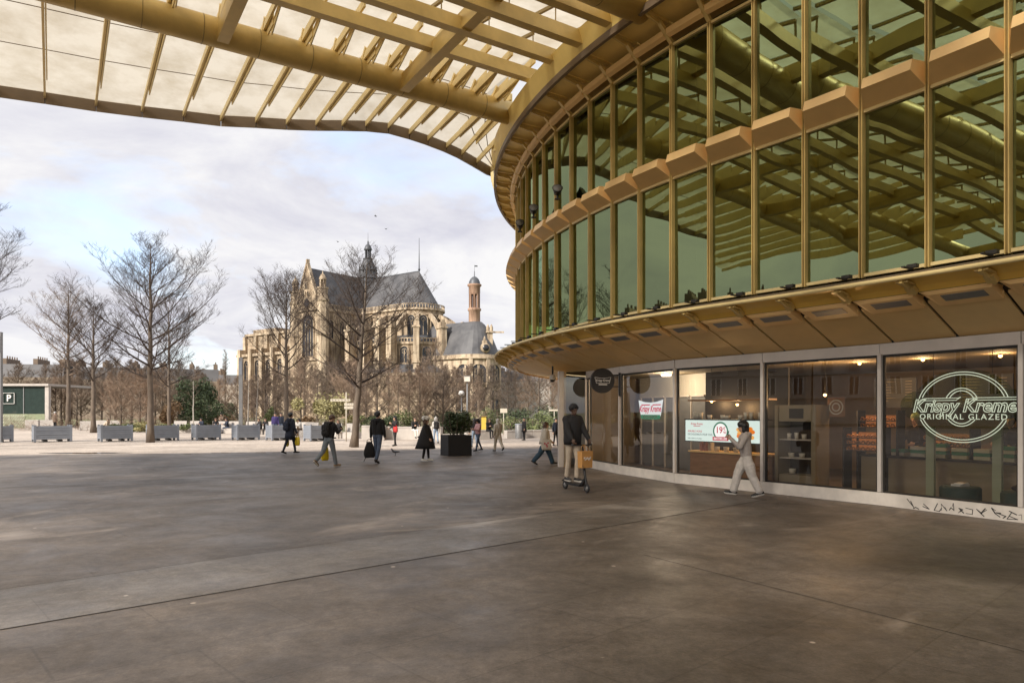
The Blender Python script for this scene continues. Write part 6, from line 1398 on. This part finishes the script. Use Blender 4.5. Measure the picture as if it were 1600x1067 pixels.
def soft_bag(name, label, cat, top, w, d, h, m, rz, handles=True, group=None, taper=.82, straps=None):
    """a filled bag hanging from a hand at its top point"""
    th = thing(name, label, cat, top, rz, group); b = MB(); n = 20; vs = []; rows_ = 7
    for i in range(rows_):
        t = i/(rows_-1); kx = (taper+(1-taper)*math.sin(min(1, t*1.25)*PI/2)); bul = .55+.45*math.sin(PI*min(1, .12+t*.8)); z = -.10-h*t
        if i == rows_-1: kx *= .8; bul *= .75
        for j in range(n):
            a = 2*PI*j/n; cx, sx = math.cos(a), math.sin(a); vs.append(V(w/2*kx*(abs(cx)**.55)*(1 if cx > 0 else -1), d/2*bul*(abs(sx)**.7)*(1 if sx > 0 else -1), z+.012*math.sin(3*a+i)))
    fs = [(i*n+j, i*n+(j+1) % n, (i+1)*n+(j+1) % n, (i+1)*n+j) for i in range(rows_-1) for j in range(n)]+[tuple(range((rows_-1)*n, rows_*n)), tuple(reversed(range(n)))]
    b.add(vs, fs, True); b.build('bag_body', M[m], th, local=True)
    if handles:
        for s in (-1, 1):
            b = MB(); b.tube([(-w*.25, s*d*.2, -.12), (-w*.16, s*d*.1, -.03), (0, 0, .005), (w*.16, s*d*.1, -.03), (w*.25, s*d*.2, -.12)], .009, 5); b.build('handle', M[m], th, local=True)
    return th
def backpack(label, P, m='blackc', w=.30, h=.46, d=.16, off=-.20, zc=.30):
    c = P['T'](0, off, zc-.0); th = thing('backpack', label, 'backpack', c, P['rz'], 'backpacks'); k = P['k']
    caps = []
    for sx in (-1, 1):
        for sz in (-1, 1): caps.append(((sx*w*.28, 0, sz*h*.28), (sx*w*.28, 0, sz*h*.12), .075, .085, 'h'))
    caps += [((0, -.01, -h*.3), (0, -.01, h*.3), .085, .075, 'h'), ((0, -.075, -h*.22), (0, -.07, .0), .06, .055, 'h'), ((-.06, -.07, -h*.2), (.06, -.07, -h*.2), .05, .05, 'h')]
    blob('pack_body', caps, {'h': m}, th, .013)
    for s in (-1, 1): b = MB(); b.tube([(s*.10, .03, .19), (s*.13, .10, .27), (s*.14, .22, .26), (s*.15, .30, .10), (s*.16, .20, -.08), (s*.13, .06, -.18)], .018, 6); b.build('strap', M['black_matt'], th, local=True)
    return th
def phone(label, p, rz, tilt=.5):
    b = MB(); b.box((0, 0, 0), (.072, .010, .15), rot=Matrix.Rotation(tilt, 3, 'X')); o = b.build('phone', M['black'], loc=(0, 0, 0)); o.location = p; o.rotation_euler.z = rz; tag(o, label, 'phone', 'phones in hands')

LONG = lambda m, hem=-.42, fl=1.0: (m, [(.50, .15, .11, 0), (.44, .20, .135, 0), (.25, .20, .15, 0), (.08, .205, .155, 0), (-.12, .215*fl, .17*fl, 0), (hem, .24*fl, .20*fl, 0)])
# the man in black with a yellow bag, looking at his phone
P = person('person in black hooded jacket and grey jeans striding, head bent over a phone', gp(514, 730.5), (.50, .86), 1.77, lean=7, head=(32, -8), legs=((-24, 24), (17, 4)), arms=((-6, 10, 12, 0), (28, 6, 82, 22)), mats=dict(bottom='jeans_grey', shoe='tanshoe'), bulk=1.16, leg_w=1.22, hair_m='hair_brown', hood='blackc', footp=(38, -4), vox=.010, sole=True)
soft_bag('shopping_bag', 'yellow plastic bag held by the person in black hooded jacket', 'shopping bag', P['hands'][0], .26, .16, .44, 'yellowp', P['rz']+1.2)
backpack('black backpack on the person in black hooded jacket', P, off=-.19, zc=.27)
phone('black phone held up by the person in grey jeans', P['hands'][1]+V(0, 0, .03), P['rz'])
# the man carrying a backpack low
P = person('person in black jacket and blue jeans seen from behind, carrying a backpack low', gp(590, 724.5), (.28, .96), 1.84, legs=((9, 4), (-12, 16)), arms=((2, 12, 4, 0), (4, 9, 18, 6)), mats=dict(bottom='jeans_blue', shoe='leather'), bulk=1.22, leg_w=1.12, hair='short', hair_m='hair_black', hood='blackc', footp=(0, 22), vox=.010)
h = P['hands'][0]; bt = soft_bag('backpack', 'black backpack hanging low from the hand of the person in blue jeans', 'backpack', h+V(-.06, -.05, .05), .40, .24, .56, 'blackc', .2, taper=.45)
b = MB(); b.tube([(-.12, 0, -.62), (-.16, -.02, -.72), (-.20, 0, -.80)], .012, 5); b.build('strap', M['black_matt'], bt, local=True)
# the person in navy with bags
P = person('person in knee length navy coat with a dark backpack, yellow bags in hand', gp(453, 709.5), (.55, .83), 1.80, lean=4, legs=((-14, 10), (18, 8)), arms=((-4, 7, 8, 0), (6, 8, 20, 0)), mats=dict(top='navy', bottom='navy'), bulk=1.2, hair='short', hood='navy', coat=LONG('navy', -.34, 1.05), footp=(16, 0))
backpack('dark backpack on the person in the navy coat', P, m='navy', off=-.22, zc=.22)
for j, hnd in enumerate(P['hands']): soft_bag('shopping_bag', ('left', 'right')[j]+' yellow bag hanging from the hands of the person in navy', 'shopping bag', hnd, .24, .12, .36, 'yellowp', P['rz']+(.3 if j else -.2), group='yellow bags of the person in navy')
# the woman in the black cape
P = person('person in flared black cape coat, white beret and white boots', gp(666, 721), (.98, -.15), 1.62, legs=((6, 2), (-6, 4)), arms=((8, 14, 25, 10), (10, 14, 25, 10)), mats=dict(top='blackc', bottom='blackc', shoe='whitec'), hair='bob', hat='beret', hair_m='hair_brown', coat=('blackc', [(.53, .09, .075, 0), (.47, .20, .14, 0), (.30, .27, .20, 0), (.05, .33, .28, -.02), (-.25, .38, .36, -.04), (-.44, .41, .42, -.05)]))
# far woman with a red bag
P = person('long haired person in dark clothes holding up a phone, red bag on the arm', gp(617, 697), (-.75, -.65), 1.60, legs=((5, 2), (-5, 6)), arms=((30, 10, 95, 15), (10, 8, 60, 20)), mats=dict(top='blackc', bottom='blackc'), hair='long', hair_m='hair_black', bulk=1.1, vox=.013)
soft_bag('handbag', 'red bag on the arm of the long haired person', 'handbag', P['T'](-.24, .1, .32), .26, .14, .30, 'redc', P['rz']+.5)
P = person('person in white knit hat and light jeans walking away, dark backpack on', gp(681, 694), (-.3, .95), 1.52, legs=((10, 4), (-12, 14)), mats=dict(top='whitec', bottom='jeans_light', shoe='leather'), hair='bob', hat='cap', hair_m='hair_grey', vox=.013)
backpack('dark backpack on the person in white knit hat', P)
P = person('person in pink jacket and dark jeans looking down at the hands', gp(747, 705), (-.75, -.5), 1.52, legs=((14, 4), (-14, 12)), arms=((22, 6, 80, 24), (22, 6, 80, 24)), head=(18, 0), mats=dict(top='pinkc', bottom='jeans_blue', shoe='leather'), hair='bob', bulk=1.15, vox=.013)
P = person('person in light jeans and black top just behind the one in pink', gp(741, 699), (-.6, .7), 1.5, legs=((10, 4), (-10, 8)), mats=dict(top='blackc', bottom='jeans_light'), hair='long', vox=.013)
P = person('person all in beige walking away past the info stand', gp(778, 705.5), (-.45, .85), 1.52, legs=((16, 6), (-20, 24)), arms=((-10, 9, 20, 0), (14, 9, 30, 4)), mats=dict(top='cream', bottom='cream', shoe='leather'), hair='long', hair_m='whitec', bulk=1.2, leg_w=1.35, footp=(0, 25), vox=.012)
P = person('person in dark coat standing by the litter bin', gp(819, 688), (-.6, -.5), 1.45, legs=((2, 0), (-2, 2)), mats=dict(top='blackc', bottom='blackc'), hair='short', coat=LONG('blackc', -.30), vox=.014)
# woman with the tote by the corner post
P = person('person in cream jacket and wide dark teal trousers, tote bag on the shoulder', gp(851, 726.5), (1, .05), 1.52, lean=5, legs=((26, 6), (-24, 18)), arms=((12, 8, 40, 6), (-6, 10, 20, 0)), mats=dict(top='cream', bottom='tealc', shoe='leather'), hair='long', hair_m='hair_brown', bulk=1.42, leg_w=1.75, footp=(-6, 30), vox=.010, hood='whitec', coat=('cream', [(.52, .10, .09, 0), (.46, .21, .15, 0), (.28, .245, .19, 0), (.08, .25, .205, 0), (-.06, .255, .21, -.01)]))
tt = soft_bag('tote_bag', 'cream tote bag with a red print on the person in teal trousers', 'tote bag', P['T'](.27, .02, .26), .36, .13, .36, 'cream', P['rz']+1.57)
b = MB()
for (x, z) in ((-.06, -.24), (0, -.28), (.05, -.22), (.02, -.34)): b.box((x, -.071, z), (.05, .006, .05), rot=Matrix.Rotation(x*8, 3, 'Y'))
b.build('print', M['red'], tt, local=True)
P = person('person in blue jacket half hidden behind the corner post', gp(868.5, 697), (.6, -.6), 1.5, legs=((5, 2), (-5, 4)), mats=dict(top='navy', bottom='blackc'), hair='short', vox=.014)
# the rider on the electric scooter
SC_F = V(.45, -.893).normalized(); rear = V(1.28, 16.86, 0); front = V(1.70, 16.02, 0)
th = thing('electric_scooter', 'black electric scooter ridden in front of the shop corner', 'scooter', ((rear+front)/2), math.atan2(-SC_F.x, SC_F.y))
def wheel(y):
    b = MB(); pts = [(0, y+.085*math.cos(a), .108+.085*math.sin(a)) for a in np.linspace(0, 2*PI, 25)]; b.tube(pts, .023, 8, cap=False); w_ = b.build('wheel', M['black_matt'], th, local=True)
    b = MB(); b.tube([(-.022, y, .108), (.022, y, .108)], .052, 14); b.build('hub', M['post_grey'], w_, local=True)
wheel(-.47); wheel(.47)
b = MB(); b.box((0, -.03, .155), (.17, .62, .05)); b.beam((0, .25, .16), (0, .40, .30), .07, .06); b.beam((0, -.33, .16), (0, -.50, .20), .09, .03); b.build('deck', M['black'], th, local=True)
b = MB(); b.tube([(0, .47, .11), (0, .455, .22), (0, .40, .36), (0, .30, 1.06)], [.03, .03, .028, .022], 10); b.build('stem', M['black'], th, local=True)
b = MB(); b.tube([(-.26, .25, 1.09), (-.12, .29, 1.08), (.12, .29, 1.08), (.26, .25, 1.09)], .016, 8)
for s in (-1, 1): b.tube([(s*.27, .25, 1.09), (s*.16, .275, 1.085)], .022, 8)
b.build('handlebar', M['black'], th, local=True)
b = MB(); b.tube([(.05, .28, 1.04), (.10, .42, .85), (.12, .50, .55), (.05, .47, .30)], .006, 5); b.build('cable', M['black'], th, local=True)
b = MB(); pts = [(-.035, -.47+.125*math.cos(a), .108+.125*math.sin(a)) for a in np.linspace(.3, 2.4, 9)]; b.tube(pts, .012, 6); pts = [(.035, p[1], p[2]) for p in pts]; b.tube(pts, .012, 6); b.build('mudguard', M['black'], th, local=True)
mid = (rear+front)/2; pos = mid-V(SC_F.x, SC_F.y, 0)*.14
P = person('person in black puffer jacket, beanie and beige trousers riding an electric scooter', pos, SC_F, 1.82, lean=2, head=(8, 4), legs=((14, 18), (-8, 6)), arms=((31, 5, 12, 0), (31, 5, 12, 0)), mats=dict(top='blackc', bottom='beige', shoe='leather', skin='skin_dark', lip='lip_dark'), bulk=1.42, leg_w=1.08, hair='none', hat='beanie', vox=.0095, lift=.183, sole=True, coat=('blackc', [(.56, .10, .09, 0), (.50, .18, .145, .0), (.36, .205, .18, .0), (.18, .212, .19, .0), (.0, .215, .185, .0), (-.10, .205, .17, .0)]), legx=(-3, -3))
hb_ = mid+V(SC_F.x, SC_F.y, 0)*.31+V(0, 0, 1.07)
pb = thing('paper_bag', 'tan paper bag hanging from the scooter handlebar', 'paper bag', hb_, th.rotation_euler.z+.15)
b = MB(); b.hexa([(-.15, -.0, -.50), (.15, .0, -.50), (.15, .15, -.50), (-.15, .15, -.50)], [(-.165, -.005, -.12), (.165, -.005, -.12), (.165, .155, -.12), (-.165, .155, -.12)]); b.mat(1)
for j in range(7): b.box((-.09+.03*j, .158, -.27-.02*(j % 3)), (.022, .004, .05), rot=Matrix.Rotation(.4*j, 3, 'Y'))
b.build('bag_body', [M['orange_bag'], M['whitec']], pb, local=True)
for y in (.02, .14): b = MB(); b.tube([(-.07, y, -.13), (-.05, y*.6, -.02), (0, y*.4, .02), (.05, y*.6, -.02), (.07, y, -.13)], .006, 5); b.build('handle', M['orange_bag'], pb, local=True)
# the woman in grey before the screen
P = person('person in grey hooded sweatsuit with black bob hair walking past the lit screen', gp(1166, 777.5), (-.985, .17), 1.62, lean=6, head=(4, 0), legs=((-15, 10), (24, 10)), arms=((30, 10, 105, 12), (22, 8, 118, 14)), mats=dict(top='greyc', bottom='greyp', shoe='leather'), bulk=1.22, leg_w=1.7, hair='bob', hood='greyc', footp=(14, -6), vox=.0095, sole=True)
phone('black phone held to the face by the person in grey', P['hands'][0]+V(0, 0, .04), P['rz'], .2)
# people in the park
G2 = 'people in the park'
person('person in a dark jacket standing by the stone cubes, far left', ground(86, 68), (.1, .95), 1.84, legs=((3, 0), (-3, 3)), mats=dict(top='brownc', bottom='blackc'), hair='short', hair_m='hair_grey', coat=LONG('brownc', -.15), vox=.016, group=G2)
person('reclining person with dark legs on a concrete lounger, left', ground(163, 65.7)+V(0, -.1, 0), (-.8, -.5), 1.7, lean=-38, seat=.44, legs=((78, 30), (72, 22)), mats=dict(top='beige', bottom='blackc'), hair='short', vox=.016, group=G2)
for px, d, top, bot, fc, lab, st in ((316, 60, 'navy', 'jeans_light', (-.3, -.9), 'seated person in navy and light jeans, left of the group behind the planters', .44), (337, 59.5, 'blackc', 'blackc', (.4, -.8), 'seated person in black in the group behind the planters', .44), (346, 61, 'brownc', 'blackc', (-.2, -.9), 'standing person in brown in the group behind the planters', None), (356, 60, 'navy', 'jeans_blue', (-.7, -.6), 'seated person in navy at the right of the group behind the planters', .44),
                             (407, 57.6, 'blackc', 'blackc', (-.6, -.8), 'seated person in black on a lounger right of the tall grey post', .44), (415, 57.6, 'blackc', 'blackc', (.2, -.9), 'seated person in black leaning back right of another in black', .44), (470, 54.6, 'whitec', 'brownc', (-.8, -.6), 'seated person in white on a lounger behind the person in navy', .44), (531, 48.6, 'blackc', 'whitec', (-.6, -.7), 'seated person in white trousers reading beside the signpost', .44),
                             (647, 45.6, 'blackc', 'whitec', (.5, -.8), 'seated person in white trousers on the low wall', .60), (763, 46.4, 'blackc', 'blackc', (.5, -.8), 'seated person in black right of the one in pink', .55)):
    person(lab, ground(px, d), fc, 1.68, lean=12 if st else 0, head=(15, 0), seat=st, legs=((84, 80), (80, 74)) if st else ((3, 0), (-3, 2)), arms=((30, 8, 70, 15), (26, 8, 75, 15)), mats=dict(top=top, bottom=bot), hair='long' if px in (337, 470, 763) else 'short', hair_m='hair_brown' if px % 2 else 'hair_black', bulk=1.12, vox=.016, group=G2)
for px, d, top, lab in ((430, 52, 'purple', 'standing person in a purple jacket behind a planter box'), (439, 53, 'navy', 'standing person in navy behind a planter box, next to the purple jacket')):
    person(lab, ground(px, d), (.3, -.9), 1.74, legs=((4, 0), (-4, 4)), mats=dict(top=top, bottom='jeans_blue'), hair='short', hair_m='hair_black', bulk=1.15, vox=.015, group=G2)

for (w, t, ins, top, lab) in ((4, .80, 2.6, 'blackc', 'person in black behind the service counter in the fourth window'), (3, .42, 2.6, 'navy', 'person in dark blue behind the service counter by the green posts')):
    q = SP(w, t, ins, .06); person(lab, (q.x, q.y, .06), (-.86, -.5), 1.72, legs=((2, 0), (-2, 2)), arms=((22, 8, 55, 15), (26, 8, 60, 15)), mats=dict(top=top, bottom='blackc'), hat='cap' if w == 4 else None, hair='short', vox=.014, group='staff in the shop')
